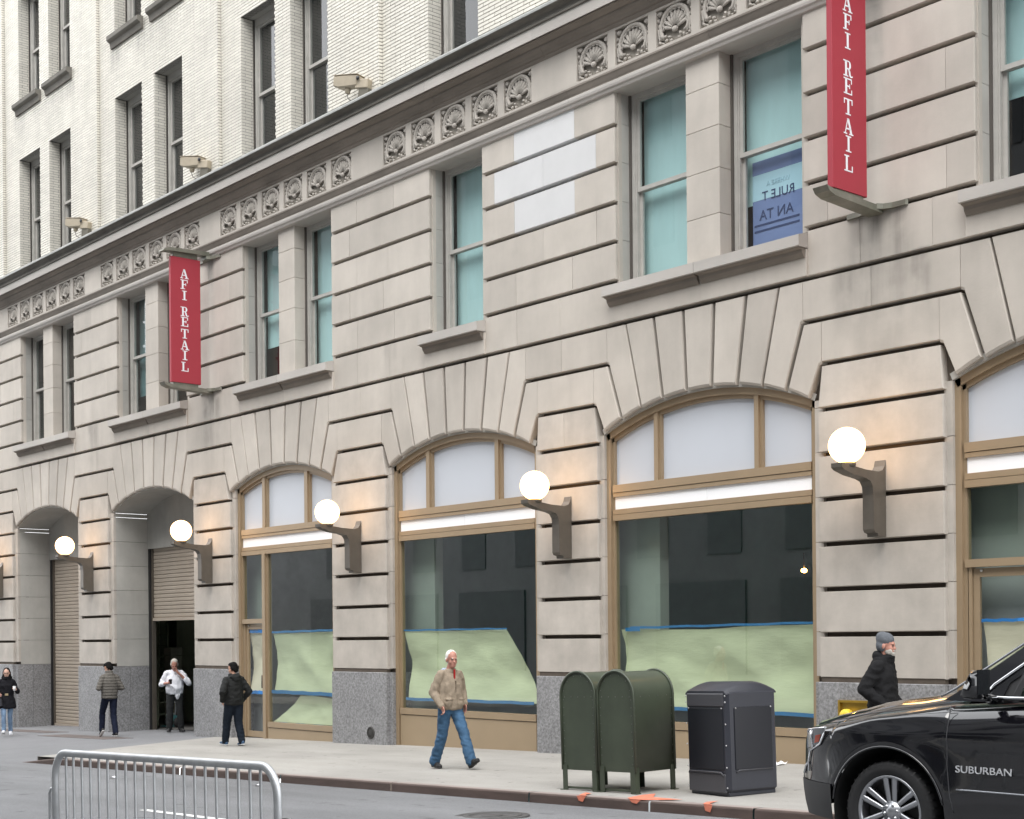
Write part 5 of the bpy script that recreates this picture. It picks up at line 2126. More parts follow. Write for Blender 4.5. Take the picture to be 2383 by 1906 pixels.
def make_wheel(cx):
    w = MB()
    w.lathe([(.285, .03), (.33, .005), (.385, .015), (.401, .05), (.403, .15), (.401, .25), (.38, .285), (.285, .285)], c=(cx, 0, .40), axis='Y', n=48)
    tread = w
    wo = tread.build('wheel', TYRE, car)
    g = MB()
    for k in range(40):
        a = 2 * math.pi * k / 40
        ca, sa = math.cos(a), math.sin(a)
        g.add([(cx + ca * .404 - sa * .006, .03, .40 + sa * .404 + ca * .006), (cx + ca * .404 + sa * .006, .03, .40 + sa * .404 - ca * .006),
               (cx + ca * .407 + sa * .006, .12, .40 + sa * .407 - ca * .006), (cx + ca * .407 - sa * .006, .12, .40 + sa * .407 + ca * .006),
               (cx + ca * .372 - sa * .005, .006, .40 + sa * .372 + ca * .005), (cx + ca * .372 + sa * .005, .006, .40 + sa * .372 - ca * .005)],
              [(0, 1, 2, 3), (4, 5, 1, 0)])
    g.build('tread', BLACK, wo, kind='stuff')
    r_ = MB()
    r_.lathe([(.292, .035), (.287, .020), (.272, .022), (.262, .05), (.255, .20)], c=(cx, 0, .40), axis='Y', n=48)
    r_.lathe([(0, .035), (.035, .035), (.042, .045), (.085, .055), (.09, .09)], c=(cx, 0, .40), axis='Y', n=24)
    for k in range(6):
        a0 = 2 * math.pi * (k + .5) / 6
        for s in (-1, 1):
            a1 = a0 + s * .16
            d0 = Vector((math.cos(a0 + s * .30), 0, math.sin(a0 + s * .30)))
            d1 = Vector((math.cos(a1), 0, math.sin(a1)))
            n_ = Vector((-math.sin(a0), 0, math.cos(a0)))
            p0, p1 = Vector((cx, .058, .40)) + d0 * .075, Vector((cx, .030, .40)) + d1 * .272
            w0, w1 = .016, .021
            vs = []
            for p, ww, dy in ((p0, w0, .03), (p1, w1, .05)):
                vs += [p - n_ * ww, p + n_ * ww, p + n_ * (ww + .006) + Vector((0, dy, 0)), p - n_ * (ww + .006) + Vector((0, dy, 0))]
            r_.add(vs, [(0, 1, 5, 4), (1, 2, 6, 5), (3, 0, 4, 7), (2, 3, 7, 6)])
    rim = r_.build('rim', RIM, wo)
    for p in rim.data.polygons:
        p.use_smooth = len(p.vertices) == 4 and p.index < 48 * 8
    n_ = MB()
    for k in range(6):
        a = 2 * math.pi * k / 6 + .2
        n_.lathe([(0, -.006), (.012, -.004), (.014, .03)], c=(cx + .058 * math.cos(a), .045, .40 + .058 * math.sin(a)), axis='Y', n=8)
    n_.build('lug_nuts', CHROME, wo, kind='stuff')
    MB().lathe([(0, .12), (.25, .12)], c=(cx, 0, .40), axis='Y', n=32).build('brake_disc', mat('brake_dark', (.02, .02, .02), .6), wo)


make_wheel(0.0)
make_wheel(3.30)
# headlight wrapped round the front corner
def patch(pts_top, pts_bot, off, nm, mt, n=8):
    P = []
    for s in np.linspace(0, 1, 6):
        row = []
        for k in range(n + 1):
            f = k / n
            x0 = pts_top[0][0] + (pts_top[1][0] - pts_top[0][0]) * f
            z0 = pts_top[0][1] + (pts_top[1][1] - pts_top[0][1]) * f
            x1 = pts_bot[0][0] + (pts_bot[1][0] - pts_bot[0][0]) * f
            z1 = pts_bot[0][1] + (pts_bot[1][1] - pts_bot[0][1]) * f
            x, z = x0 + (x1 - x0) * s, z0 + (z1 - z0) * s
            row.append((x, yside(x, z) - off, z))
        P.append(row)
    return MB().grid(P[::-1]).build(nm, mt, car)


hl = patch([(-.90, 1.00), (-.60, 1.035)], [(-.94, .84), (-.68, .90)], .006, 'headlight', LENS)
ad = patch([(-.75, .965), (-.665, .98)], [(-.77, .90), (-.70, .915)], .010, 'marker_lens', AMBER)
on = lambda x, z, o=.012: (x, yside(x, z) - o, z)
MB().tube([on(-.88, .985), on(-.85, 1.012), on(-.60, 1.040), on(-.62, .985), on(-.68, .90), on(-.84, .835), on(-.88, .74), on(-.87, .66)], .0085, 6).build('light_bezel', CHROME, car)
MB().tube([on(-.82, 1.0), on(-.82, .93), on(-.80, .86)], .010, 6).build('light_bezel', CHROME, car)
MB().tube([on(-1.0, .63), on(-.94, .70), on(-.88, .735)], .010, 6).build('fog_trim', CHROME, car)
P = []
for z in (.30, .40, .50, .585):
    P.append([(xx, yside(xx, z) - .012, z) for xx in np.linspace(xfront(z) + .005, -.53, 7)])
MB().grid(P).build('bumper_cladding', CARD, car)
# grille bars on the nose
MB().box(-1.16, -1.12, .7, CW - .7, .70, .96).build('grille', BLACK, car)
for z in (.74, .84, .94):
    MB().box(-1.20, -1.17, .72, CW - .72, z, z + .02).build('grille_bar', CHROME, car)
# door mirror
mi = MB()
ms = []
for (y, x0, x1, z0, z1) in ((-.06, .80, .92, 1.345, 1.49), (-.09, .785, .945, 1.325, 1.525), (-.20, .795, .95, 1.325, 1.525), (-.27, .82, .94, 1.345, 1.50), (-.285, .85, .92, 1.39, 1.46)):
    ms.append([(x0, y, z0), (x0 + .02, y, z0 - .01), (x1 - .02, y, z0 - .01), (x1, y, z0 + .02), (x1, y, z1 - .03), (x1 - .03, y, z1), (x0 + .075, y, z1), (x0 + .035, y, z1 - .07)])
mi.grid(ms, closed=True)
mi.add(ms[-1], [tuple(range(8))])
mi.add(ms[0], [tuple(range(7, -1, -1))])
mi.tube([(.90, .06, 1.30), (.88, -.12, 1.35)], .035, 8)
mi.build('mirror', CARP, car)
MIRG = mat('mirror_dark', (.015, .016, .018), .05)
MB().box(.944, .953, -.25, -.09, 1.35, 1.53).build('mirror_glass', MIRG, car)
# badge
text_mesh('SUBURBAN', .076, mat('badge_metal', (.72, .73, .75), .4, metal=.4), 'badge', car, Matrix.Translation((.845, yside(.845, .78) - .012, .755)) @ face_street, ext=.004, font_scale=(1.22, 1.0))
# wiper / dash / seats
MB().tube([(.42, .35, 1.345), (.60, .60, 1.40), (.75, 1.0, 1.47)], .008, 5).build('wiper', CARD, car)
MB().cbox(.72, 1.0, .2, CW - .2, 1.05, 1.36, .04).build('dashboard', CARD, car)
for y in (.45, 1.25):
    s_ = MB()
    s_.cbox(1.75, 1.95, y - .22, y + .25, .8, 1.52, .06)
    s_.cbox(1.80, 1.92, y - .12, y + .15, 1.54, 1.74, .04)
    s_.build('seat', mat('seat_leather', (.03, .03, .032), .6), car)
MB().lathe([(.18, -.015), (.195, 0), (.18, .015)], c=(1.28, .55, 1.25), axis='X', n=24).build('steering_wheel', BLACK, car)

# ------------------------------------------------------------------ people
def fuse(mb, name, m, parent, voxel=0.012, smooth=4, amp=0.0, freq=9.0, stretch=(1, 1, 1), quilt=None, seed=0.0):
    """one continuous surface from overlapping closed shapes, then cloth folds"""
    me = bpy.data.meshes.new(name)
    me.from_pydata([tuple(v) for v in mb.v], [], mb.f)
    t = bpy.data.objects.new('t', me)
    C.objects.link(t)
    r_ = t.modifiers.new('r', 'REMESH')
    r_.mode = 'VOXEL'
    r_.voxel_size = voxel
    s_ = t.modifiers.new('s', 'SMOOTH')
    s_.factor = 0.5
    s_.iterations = smooth
    bpy.context.view_layer.update()
    out = bpy.data.meshes.new_from_object(t.evaluated_get(bpy.context.evaluated_depsgraph_get()))
    bpy.data.objects.remove(t)
    bpy.data.meshes.remove(me)
    if amp or quilt:
        n = len(out.vertices)
        co = np.empty(n * 3)
        no = np.empty(n * 3)
        out.vertices.foreach_get('co', co)
        out.vertices.foreach_get('normal', no)
        co, no = co.reshape(-1, 3), no.reshape(-1, 3)
        d = np.zeros(n)
        for i in range(n):
            p = Vector((co[i, 0] * stretch[0], co[i, 1] * stretch[1], co[i, 2] * stretch[2])) * freq + Vector((seed, seed * 2, 0))
            k = noise.noise(p)
            d[i] = amp * (1 - 2.2 * abs(k)) + amp * .5 * noise.noise(p * 2.3)
        if quilt:
            z = co[:, 2]
            d += quilt[1] * (np.abs(np.sin(np.pi * z / quilt[0])) ** 0.6 - .7)
        co += no * d[:, None]
        out.vertices.foreach_set('co', co.reshape(-1))
    out.polygons.foreach_set('use_smooth', [True] * len(out.polygons))
    out.materials.clear()
    out.materials.append(m)
    out.name = name
    o = bpy.data.objects.new(name, out)
    C.objects.link(o)
    o.parent = parent
    WORLD[o.name] = Vector((0, 0, 0))
    return o


def cap(mb, p0, p1, r0, r1=None, n=12):
    r1 = r0 if r1 is None else r1
    p0, p1 = Vector(p0), Vector(p1)
    mb.ell(p0, (r0, r0, r0), nu=n, nv=8)
    mb.ell(p1, (r1, r1, r1), nu=n, nv=8)
    if (p1 - p0).length > 1e-4:
        mb.tube([p0, p1], [r0, r1], n)


def chain(mb, pts, rs):
    for i in range(len(pts) - 1):
        cap(mb, pts[i], pts[i + 1], rs[i], rs[i + 1])


def loft(mb, rings, n=24):
    """rings: (x centre, y centre, z, half depth, half width)"""
    P = []
    for (cx, cy, z, a, b) in rings:
        P.append([(cx + a * math.cos(2 * math.pi * k / n), cy + b * math.sin(2 * math.pi * k / n), z) for k in range(n)])
    mb.grid(P, closed=True)
    mb.add(P[0], [tuple(range(n - 1, -1, -1))])
    mb.add(P[-1], [tuple(range(n))])


def hand(mb, wrist, direction, thumb, curl=0.5, s=1.0):
    """palm, four unequal bent fingers and a thumb from the side of the palm"""
    d = Vector(direction).normalized()
    t = Vector(thumb)
    t = (t - d * t.dot(d)).normalized()
    nrm = d.cross(t)                       # palm normal
    w = Vector(wrist)
    cap(mb, w - d * .02, w + d * .02, .027 * s, .027 * s)
    for k in (-1.5, -.5, .5, 1.5):
        cap(mb, w + d * .02 + t * k * .010 * s, w + d * .088 * s + t * k * .0195 * s, .0135 * s, .0115 * s, 8)
    for k, ln_ in ((1.5, .068), (.5, .078), (-.5, .072), (-1.5, .056)):
        p = w + d * .088 * s + t * k * .0205 * s
        dd = d
        for j, f in enumerate((.45, .32, .25)):
            a = curl * (.5 + .6 * j)
            q = d * math.cos(a) + nrm * math.sin(a)
            p2 = p + q * ln_ * f * s
            cap(mb, p, p2, (.0098 - .0008 * j) * s, (.0090 - .0008 * j) * s, 8)
            p = p2
    p = w + d * .028 * s + t * .024 * s
    p2 = p + (d * .5 + t * .75 + nrm * .25).normalized() * .038 * s
    p3 = p2 + (d * .85 + t * .25 + nrm * .45).normalized() * .034 * s
    cap(mb, p, p2, .0145 * s, .0115 * s, 8)
    cap(mb, p2, p3, .0115 * s, .0095 * s, 8)


def head_mtx(pos, yaw, pitch):
    return Matrix.Translation(pos) @ Matrix.Rotation(yaw, 4, 'Z') @ Matrix.Rotation(pitch, 4, 'Y')


def add_ells(mb, M4, lst, nu=14, nv=10):
    R3 = M4.to_3x3()
    for c, r in lst:
        mb.ell(M4 @ Vector(c), r, R3, nu, nv)


HEAD = [((-.005, 0, .035), (.098, .077, .098)), ((.028, 0, -.030), (.070, .064, .085)), ((.048, 0, -.088), (.045, .045, .036)), ((.066, 0, -.104), (.022, .026, .018)),
        ((.080, 0, .022), (.022, .050, .014)), ((.104, 0, -.032), (.016, .015, .014)), ((.092, 0, -.008), (.013, .010, .034)),
        ((.055, .038, -.035), (.030, .022, .030)), ((.055, -.038, -.035), (.030, .022, .030)), ((.083, 0, -.068), (.016, .026, .014)),
        ((-.012, .080, -.012), (.020, .010, .032)), ((-.012, -.080, -.012), (.020, .010, .032))]
EYEM = mat('eye_dark', (.05, .035, .03), .3)  # eyes, with the shade of the sockets in their dark colour
MOUTHM = mat('mouth', (.30, .11, .09), .5)


def person(label, loc, heading, H=1.75, head=(0, 0), head_pos=(.035, 0, 1.625), hips=(0, 0, .93), legs=None, arms=None, skin=SKIN, hair=None, hair_m=None,
           torso=None, top_m=None, top_kw=None, sleeve=(.062, .052, .042), trouser_m=None, trouser_r=(.094, .070, .058), shoe_m=None, sole_m=None,
           extra=None, hem=.86, slim=1.0, top_name='jacket', cuffs=True, hem_w=None, bare_forearm=False, leg_fold=.006):
    r = empty('person', loc, (0, 0, heading))
    s = H / 1.75
    r.scale = (s, s, s)
    tag(r, label, 'person')
    hx, hy, hz = hips
    J = {}
    for sd, sg in (('L', 1), ('R', -1)):
        kn, an, fp = legs[sd]
        J['hip' + sd] = Vector((hx, hy + sg * .092, hz))
        J['kn' + sd], J['an' + sd], J['fp' + sd] = Vector(kn), Vector(an), fp
        sh, el, wr, hd, th, cu = arms[sd]
        sh = (sh[0], sh[1] - sg * .028, sh[2] - .018)
        J['sh' + sd], J['el' + sd], J['wr' + sd] = Vector(sh), Vector(el), Vector(wr)
        J['hd' + sd], J['th' + sd], J['cu' + sd] = hd, th, cu
    # body
    mb = MB()
    hm = head_mtx(Vector(head_pos), head[0], head[1])
    add_ells(mb, hm, HEAD)
    nk = Vector((J['shL'] + J['shR']) / 2) + Vector((0, 0, .06))
    cap(mb, nk, Vector(head_pos) + Vector((-.012, 0, -.075)), .062, .056)
    loft(mb, [(hx, hy, hz - .06, .09, .14), (hx, hy, hz + .08, .10, .145), ((hx + nk.x) / 2, hy, (hz + nk.z) / 2, .10, .15), (nk.x, nk.y, nk.z - .12, .10, .165), (nk.x, nk.y, nk.z - .03, .06, .10)], 20)
    for sd in 'LR':
        chain(mb, [J['sh' + sd], J['el' + sd], J['wr' + sd]], [.046, .038, .027])
        hand(mb, J['wr' + sd], J['hd' + sd], J['th' + sd], J['cu' + sd])
        chain(mb, [J['hip' + sd], J['kn' + sd], J['an' + sd]], [.075, .05, .038])
    fuse(mb, 'body', skin, r, .0075, 2)
    # eyes, brows, mouth
    ey = MB()
    for sg in (-1, 1):
        add_ells(ey, hm, [((.0885, sg * .031, .001), (.010, .016, .0075))], 8, 6)
        if True:
            pass
    eo = ey.build('eyes', EYEM, r, origin=(0, 0, 0), kind='stuff')
    mo = MB()
    add_ells(mo, hm, [((.096, 0, -.069), (.006, .023, .0045))], 8, 6)
    mo.build('mouth', MOUTHM, r, origin=(0, 0, 0))
    if hair:
        hb = MB()
        add_ells(hb, hm, hair)
        fuse(hb, 'hair', hair_m, r, .0085, 2, amp=.004, freq=30)
    # trousers
    tb_ = MB()
    loft(tb_, [(hx, hy, hz - .10, .085, .14), (hx, hy, hz - .04, .118 * slim, .165 * slim), (hx, hy, hz + .06, .122 * slim, .168 * slim), (hx, hy, hz + .14, .112 * slim, .155 * slim)], 22)
    for sd in 'LR':
        k, a = J['kn' + sd], J['an' + sd]
        e = a + (k - a).normalized() * .005
        chain(tb_, [J['hip' + sd] + Vector((0, 0, -.02)), k, e], trouser_r)
        chain(tb_, [k, e], [trouser_r[1], trouser_r[2] + .004])
    fuse(tb_, 'trousers', trouser_m, r, .011, 3, amp=leg_fold, freq=9, stretch=(1, 1, 1.5), seed=len(label))
    # shoes
    for sd in 'LR':
        a, (pt, yw) = J['an' + sd], J['fp' + sd]
        M4 = Matrix.Translation(a) @ Matrix.Rotation(yw, 4, 'Z') @ Matrix.Rotation(-pt, 4, 'Y')
        sb = MB()
        add_ells(sb, M4, [((-.03, 0, -.035), (.055, .042, .055)), ((.0, 0, -.005), (.05, .045, .05)), ((.06, 0, -.038), (.085, .044, .042)), ((.135, 0, -.052), (.062, .045, .032))])
        so = fuse(sb, 'shoe', shoe_m, r, .009, 2)
        ms = MB()
        add_ells(ms, M4, [((-.025, 0, -.076), (.062, .043, .014)), ((.05, 0, -.076), (.09, .043, .013)), ((.135, 0, -.072), (.066, .047, .014))])
        fuse(ms, 'sole', sole_m or shoe_m, so, .008, 1)
    # top
    jb = MB()
    loft(jb, torso, 28)
    for sd in 'LR':
        w = J['el' + sd] + (J['wr' + sd] - J['el' + sd]) * (.30 if bare_forearm else 1.0)
        chain(jb, [J['sh' + sd], J['el' + sd], w], [q * .87 for q in sleeve])
        nkp = nk + Vector((-.01, 0, -.05))
        cap(jb, nkp + Vector((0, .03 if sd == 'L' else -.03, .03)), J['sh' + sd], .052, sleeve[0] * .86)
    if extra:
        extra(jb, hm, J, nk)
    kw = dict(amp=.013, freq=9, stretch=(1.2, 1.2, .75))
    kw.update(top_kw or {})
    fuse(jb, top_name, top_m, r, .011, 3, seed=len(label) * .7, **kw)
    return r, hm, J, nk


def wpt(r, p):
    """local point of a person to the world"""
    return Matrix.Translation(r.location) @ Matrix.Rotation(r.rotation_euler.z, 4, 'Z') @ Matrix.Diagonal((*r.scale, 1)) @ Vector(p)


WHITE_H = mat('hair_white', (.72, .70, .66), .8, bump=.3, bscale=120)
BLACK_H = mat('hair_black', (0.006, 0.0055, 0.0055), 0.8, bump=.3, bscale=120, spec=0.15)
GREY_H = mat('hair_grey', (.42, .40, .36), .8, bump=.3, bscale=120)
SHORT = [((-.022, 0, .052), (.093, .081, .092)), ((-.060, 0, .005), (.052, .074, .075)), ((.018, 0, .092), (.075, .066, .045))]
down = (0.15, 0, -1)
ST = 1.40

# 1 the white haired man
def collar_white(jb, hm, J, nk):
    jb.lathe([(.062, -.04), (.085, -.03), (.088, .015), (.070, .03), (.06, .0)], c=(nk.x + .0, nk.y, nk.z - .01), n=20)
    for y in (-.10, .10):
        jb.ell((.145, y, 1.03), (.03, .075, .012))
        jb.ell((.135, y, .97), (.03, .068, .06))


p1, hm, J, nk = person('white haired man in a tan jacket and blue jeans striding along the pavement', (-17.00, -2.80, zs(-17.0, -2.8) + .004), R(-4), 1.765, head=(R(-10), R(4)), head_pos=(.055, 0, 1.615),
                       hips=(0, 0, .915), legs={'L': ((.235, .085, .525), (.405, .085, .128), (R(28), 0)), 'R': ((-.085, -.085, .495), (-.285, -.09, .092), (R(-3), R(-4)))},
                       arms={'R': ((.0, -.19, ST), (-.055, -.262, 1.135), (.125, -.235, .935), (.50, .12, -.9), (.8, -.1, .5), 1.0), 'L': ((.0, .19, ST), (-.07, .265, 1.14), (.07, .215, .96), down, (1, 0, 0), .5)},
                       skin=SKIN2, hair=[((-.024, 0, .050), (.094, .081, .091)), ((-.060, 0, .005), (.050, .073, .075)), ((-.03, .072, .0), (.032, .016, .04)), ((-.03, -.072, .0), (.032, .016, .04)), ((.092, .03, .021), (.008, .02, .005)), ((.092, -.03, .021), (.008, .02, .005))], hair_m=WHITE_H,
                       torso=[(.01, 0, .875, .125, .165), (.01, 0, .90, .150, .192), (.015, 0, .97, .152, .200), (.015, 0, 1.10, .142, .198), (.01, 0, 1.24, .135, .190), (.0, 0, 1.34, .122, .165), (-.005, 0, 1.42, .09, .11), (0, 0, 1.48, .07, .085)],
                       top_m=cloth('tan', (.30, .245, .185)), sleeve=(.076, .068, .046), trouser_m=cloth('jeans', (.060, .125, .215), var=.35, vs=6), trouser_r=(.098, .076, .074),
                       shoe_m=mat('shoe_black', (.018, .018, .019), .6), extra=collar_white, leg_fold=.009)
hb = MB()
add_ells(hb, Matrix.Translation((nk.x - .085, 0, nk.z + .005)), [((0, .0, 0), (.055, .105, .040)), ((.05, .075, .012), (.055, .035, .032)), ((.05, -.075, .012), (.055, .035, .032)), ((-.02, 0, -.03), (.035, .07, .03))])
fuse(hb, 'hood', cloth('hood_grey', (.36, .42, .50)), p1, .009, 2, amp=.005, freq=20)
MB().box(.118, .131, -.012, .012, 1.20, 1.47).build('red_lining', cloth('red', (.38, .02, .02)), p1)
MB().box(.146, .162, -.004, .004, .90, 1.30).build('zip', cloth('zip', (.13, .10, .07)), p1)

# 2 the man in the dark hooded jacket
def hood_dark(jb, hm, J, nk):
    add_ells(jb, Matrix.Translation((nk.x - .075, 0, nk.z + .01)), [((0, 0, 0), (.075, .125, .060)), ((.06, .085, .03), (.06, .04, .045)), ((.06, -.085, .03), (.06, .04, .045)), ((-.03, 0, -.05), (.045, .09, .05)), ((.09, 0, .0), (.05, .08, .045))])


pk = {'R': ((-.01, -.20, ST), (-.10, -.305, 1.14), (.06, -.235, .955), (.4, .3, -.8), (1, 0, .2), .6), 'L': ((-.01, .20, ST), (-.10, .305, 1.14), (.06, .235, .955), (.4, -.3, -.8), (1, 0, .2), .6)}
p2, hm, J, nk = person('man in a black hooded jacket seen from behind, walking past the garage pier', (-25.62, -1.51, zs(-25.6, -1.5) + .004), R(178), 1.665, head=(R(28), R(8)), head_pos=(.03, 0, 1.62),
                       hips=(0, 0, .915), legs={'L': ((.14, .09, .50), (.22, .09, .092), (R(3), R(5))), 'R': ((-.04, -.085, .49), (-.18, -.085, .105), (R(-9), R(-4)))},
                       arms=pk, skin=SKIN, hair=SHORT + [((-.03, .074, .0), (.04, .018, .05)), ((-.03, -.074, .0), (.04, .018, .05)), ((-.07, 0, -.03), (.045, .068, .06))], hair_m=BLACK_H,
                       torso=[(0, 0, .855, .125, .175), (0, 0, .88, .155, .205), (0, 0, 1.0, .160, .210), (0, 0, 1.15, .155, .215), (0, 0, 1.28, .150, .212), (-.01, 0, 1.37, .125, .178), (-.01, 0, 1.45, .085, .11)],
                       top_m=cloth('black_shell', (.017, .018, .018), rough=.65), sleeve=(.088, .080, .052), trouser_m=cloth('navy_jeans', (.012, .017, .026), var=.25), trouser_r=(.115, .088, .068),
                       shoe_m=mat('shoe_blue', (.035, .08, .15), .7), sole_m=mat('sole_white', (.75, .75, .75), .6), extra=hood_dark, slim=1.12, top_kw=dict(amp=.012, freq=9, stretch=(.8, .8, 1.3)))

# 3 the man in the quilted jacket
ph = {'R': ((-.0, -.19, ST), (-.06, -.285, 1.13), (.20, -.16, 1.13), (.9, .4, .25), (0, .3, 1), .8), 'L': ((-.0, .19, ST), (-.06, .285, 1.13), (.20, .16, 1.13), (.9, -.4, .25), (0, -.3, 1), .8)}
p3, hm, J, nk = person('man in a grey quilted down jacket and dark jeans walking by the granite garage pier', (-32.30, -1.02, zs(-32.3, -1.0) + .004), R(176), 1.765, head=(R(38), R(22)), head_pos=(.045, 0, 1.605),
                       hips=(0, 0, .935), legs={'L': ((.23, .09, .545), (.27, .09, .150), (R(-38), R(2))), 'R': ((-.02, -.085, .50), (-.15, -.085, .088), (0, R(-3)))},
                       arms=ph, skin=SKIN, hair=SHORT + [((-.03, .074, .0), (.04, .018, .05)), ((-.03, -.074, .0), (.04, .018, .05)), ((.06, 0, .075), (.045, .06, .03)), ((-.07, 0, -.03), (.04, .06, .05))], hair_m=BLACK_H,
                       torso=[(0, 0, .875, .12, .165), (0, 0, .90, .145, .192), (0, 0, 1.0, .150, .192), (0, 0, 1.15, .150, .200), (0, 0, 1.28, .145, .198), (-.005, 0, 1.37, .12, .165), (-.0, 0, 1.47, .085, .10), (.01, 0, 1.53, .075, .085), (.01, 0, 1.545, .06, .07)],
                       top_m=cloth('quilt_grey', (.135, .125, .112), var=.1), sleeve=(.080, .070, .050), trouser_m=cloth('indigo', (.013, .017, .035), var=.3), trouser_r=(.093, .073, .062),
                       shoe_m=mat('shoe_black', (.018, .018, .019), .6), sole_m=mat('sole_white', (.75, .75, .75), .6), top_kw=dict(amp=.004, freq=12, quilt=(.068, .017)))

# 4 the man in the white shirt
def shirt_belly(jb, hm, J, nk):
    jb.ell((.055, 0, 1.06), (.135, .165, .15))
    jb.lathe([(.060, -.03), (.080, -.02), (.082, .02), (.065, .025)], c=(nk.x + .005, nk.y, nk.z - .01), n=18)
    jb.ell((.115, .07, .87), (.025, .055, .10))


p4, hm, J, nk = person('grey haired man in a white shirt standing in the open garage door with a phone', (-32.18, .62, zs(-32.2, .6) + .006), R(-30), 1.80, head=(R(2), R(26)), head_pos=(.085, 0, 1.595),
                       hips=(0, 0, .93), legs={'R': ((.02, -.115, .50), (-.01, -.13, .088), (0, R(-8))), 'L': ((.02, .115, .50), (-.02, .14, .088), (0, R(24)))},
                       arms={'R': ((.0, -.20, ST), (-.03, -.31, 1.14), (.20, -.14, 1.165), (.85, .45, .15), (.1, .2, 1), .9), 'L': ((.0, .20, ST), (.10, .33, 1.16), (.195, .075, 1.425), (.0, -.45, .8), (-.5, -.6, -.3), .9)},
                       skin=SKIN2, hair=[((-.020, 0, .050), (.097, .083, .093)), ((-.02, .073, .005), (.050, .018, .045)), ((-.02, -.073, .005), (.050, .018, .045)), ((-.065, 0, -.02), (.050, .070, .06))], hair_m=GREY_H,
                       torso=[(.01, 0, .90, .125, .165), (.01, 0, .93, .150, .195), (.025, 0, 1.02, .165, .200), (.02, 0, 1.16, .155, .195), (.005, 0, 1.28, .135, .195), (0, 0, 1.37, .11, .165), (0, 0, 1.47, .08, .09)],
                       top_m=cloth('white_shirt', (.74, .75, .80), var=.04), top_name='shirt', sleeve=(.082, .070, .058), bare_forearm=True, trouser_m=cloth('charcoal', (.026, .027, .028)), trouser_r=(.105, .080, .068),
                       shoe_m=mat('shoe_black', (.018, .018, .019), .6), extra=shirt_belly, slim=1.08)
fp_ = empty('phone', wpt(p4, (.315, -.085, 1.20)))
fp_.rotation_euler = (0, R(-55), R(-20))
tag(fp_, 'black phone held by the man in the white shirt', 'phone')
MB().cbox(-.075, .075, -.038, .038, -.005, .005, .003).build('case', BLACK, fp_, origin=(0, 0, 0))
MB().box(-.066, .066, -.033, .033, .0052, .006).build('screen', mat('screen_dark', (.02, .022, .03), .1), fp_)

# 5 the woman with the cup
def coat_long(jb, hm, J, nk):
    add_ells(jb, Matrix.Translation((nk.x, 0, nk.z + .02)), [((.02, 0, 0), (.095, .105, .045)), ((.03, 0, .03), (.085, .09, .04)), ((-.03, 0, .02), (.08, .10, .06))])


p5, hm, J, nk = person('woman in a long black belted coat holding a white paper cup at the left edge', (-36.30, -1.92, zs(-36.3, -1.9) + .006), R(-24), 1.70, head=(R(-4), R(4)), head_pos=(.03, 0, 1.615),
                       hips=(0, 0, .92), legs={'R': ((.16, -.075, .525), (.16, -.075, .115), (R(12), 0)), 'L': ((.0, .075, .49), (-.14, .08, .10), (R(-10), R(6)))},
                       arms={'R': ((0, -.175, 1.41), (-.06, -.255, 1.12), (.15, -.175, 1.03), (.8, .5, .0), (0, .3, 1), .8), 'L': ((0, .175, 1.41), (-.05, .27, 1.12), (.19, .245, 1.165), (.75, -.25, .35), (.3, -.2, 1), 1.0)},
                       skin=mat('skin_fair', (.58, .36, .28), .55), hair=[((-.02, 0, .050), (.096, .084, .094)), ((-.055, .0, -.03), (.062, .090, .13)), ((-.045, .078, -.06), (.050, .028, .12)), ((-.045, -.078, -.06), (.050, .028, .12)), ((-.03, .095, -.15), (.055, .04, .09)), ((-.03, -.095, -.15), (.055, .04, .09))], hair_m=BLACK_H,
                       torso=[(0, 0, .685, .16, .215), (0, 0, .71, .185, .235), (0, 0, .85, .165, .215), (0, 0, .98, .135, .180), (0, 0, 1.05, .125, .165), (0, 0, 1.12, .140, .180), (.005, 0, 1.28, .145, .190), (0, 0, 1.39, .11, .165), (0, 0, 1.46, .08, .09)],
                       top_m=cloth('black_coat', (.013, .013, .016)), top_name='coat', sleeve=(.072, .066, .050), trouser_m=cloth('light_jeans', (.20, .29, .42), var=.3, vs=8), trouser_r=(.085, .060, .048),
                       shoe_m=mat('shoe_white', (.75, .76, .80), .6), sole_m=mat('sole_white', (.75, .75, .75), .6), extra=coat_long, top_kw=dict(amp=.010, freq=9))
gm = MB()
for sg in (-1, 1):
    pth = [hm @ Vector((.103, sg * (.032 + .021 * math.cos(t)), .0 + .016 * math.sin(t))) for t in np.linspace(0, 2 * math.pi, 13)]
    gm.tube(pth, .0028, 5)
gm.tube([hm @ Vector((.105, -.012, .003)), hm @ Vector((.105, .012, .003))], .0028, 5)
gm.build('glasses', BLACK, p5, origin=(0, 0, 0))
MB().lathe([(.128, -.03), (.134, -.03), (.134, .03), (.128, .03)], c=(0, 0, 1.05), n=24).build('belt', mat('belt_dark', (.03, .028, .026), .5), p5)
MB().cbox(.125, .15, -.045, .045, 1.02, 1.08, .008).build('buckle', mat('buckle', (.35, .28, .17), .4, metal=.5), p5)
cu_ = empty('paper_cup', wpt(p5, (.285, .20, 1.155)))
tag(cu_, 'white paper cup with a sleeve held by the woman in the black coat', 'cup')
MB().lathe([(0, 0), (.028, 0), (.038, .10), (.036, .10)], n=18).build('cup', mat('cup_white', (.8, .8, .8), .6), cu_, origin=(0, 0, 0))
MB().lathe([(.040, .098), (.041, .108), (.034, .118), (0, .118)], n=18).build('lid', mat('cup_white', (.8, .8, .8), .6), cu_)
hbag = empty('handbag', wpt(p5, (.20, -.22, .86)))
tag(hbag, 'dark grey handbag carried by the woman in the black coat', 'handbag')
bb = MB()
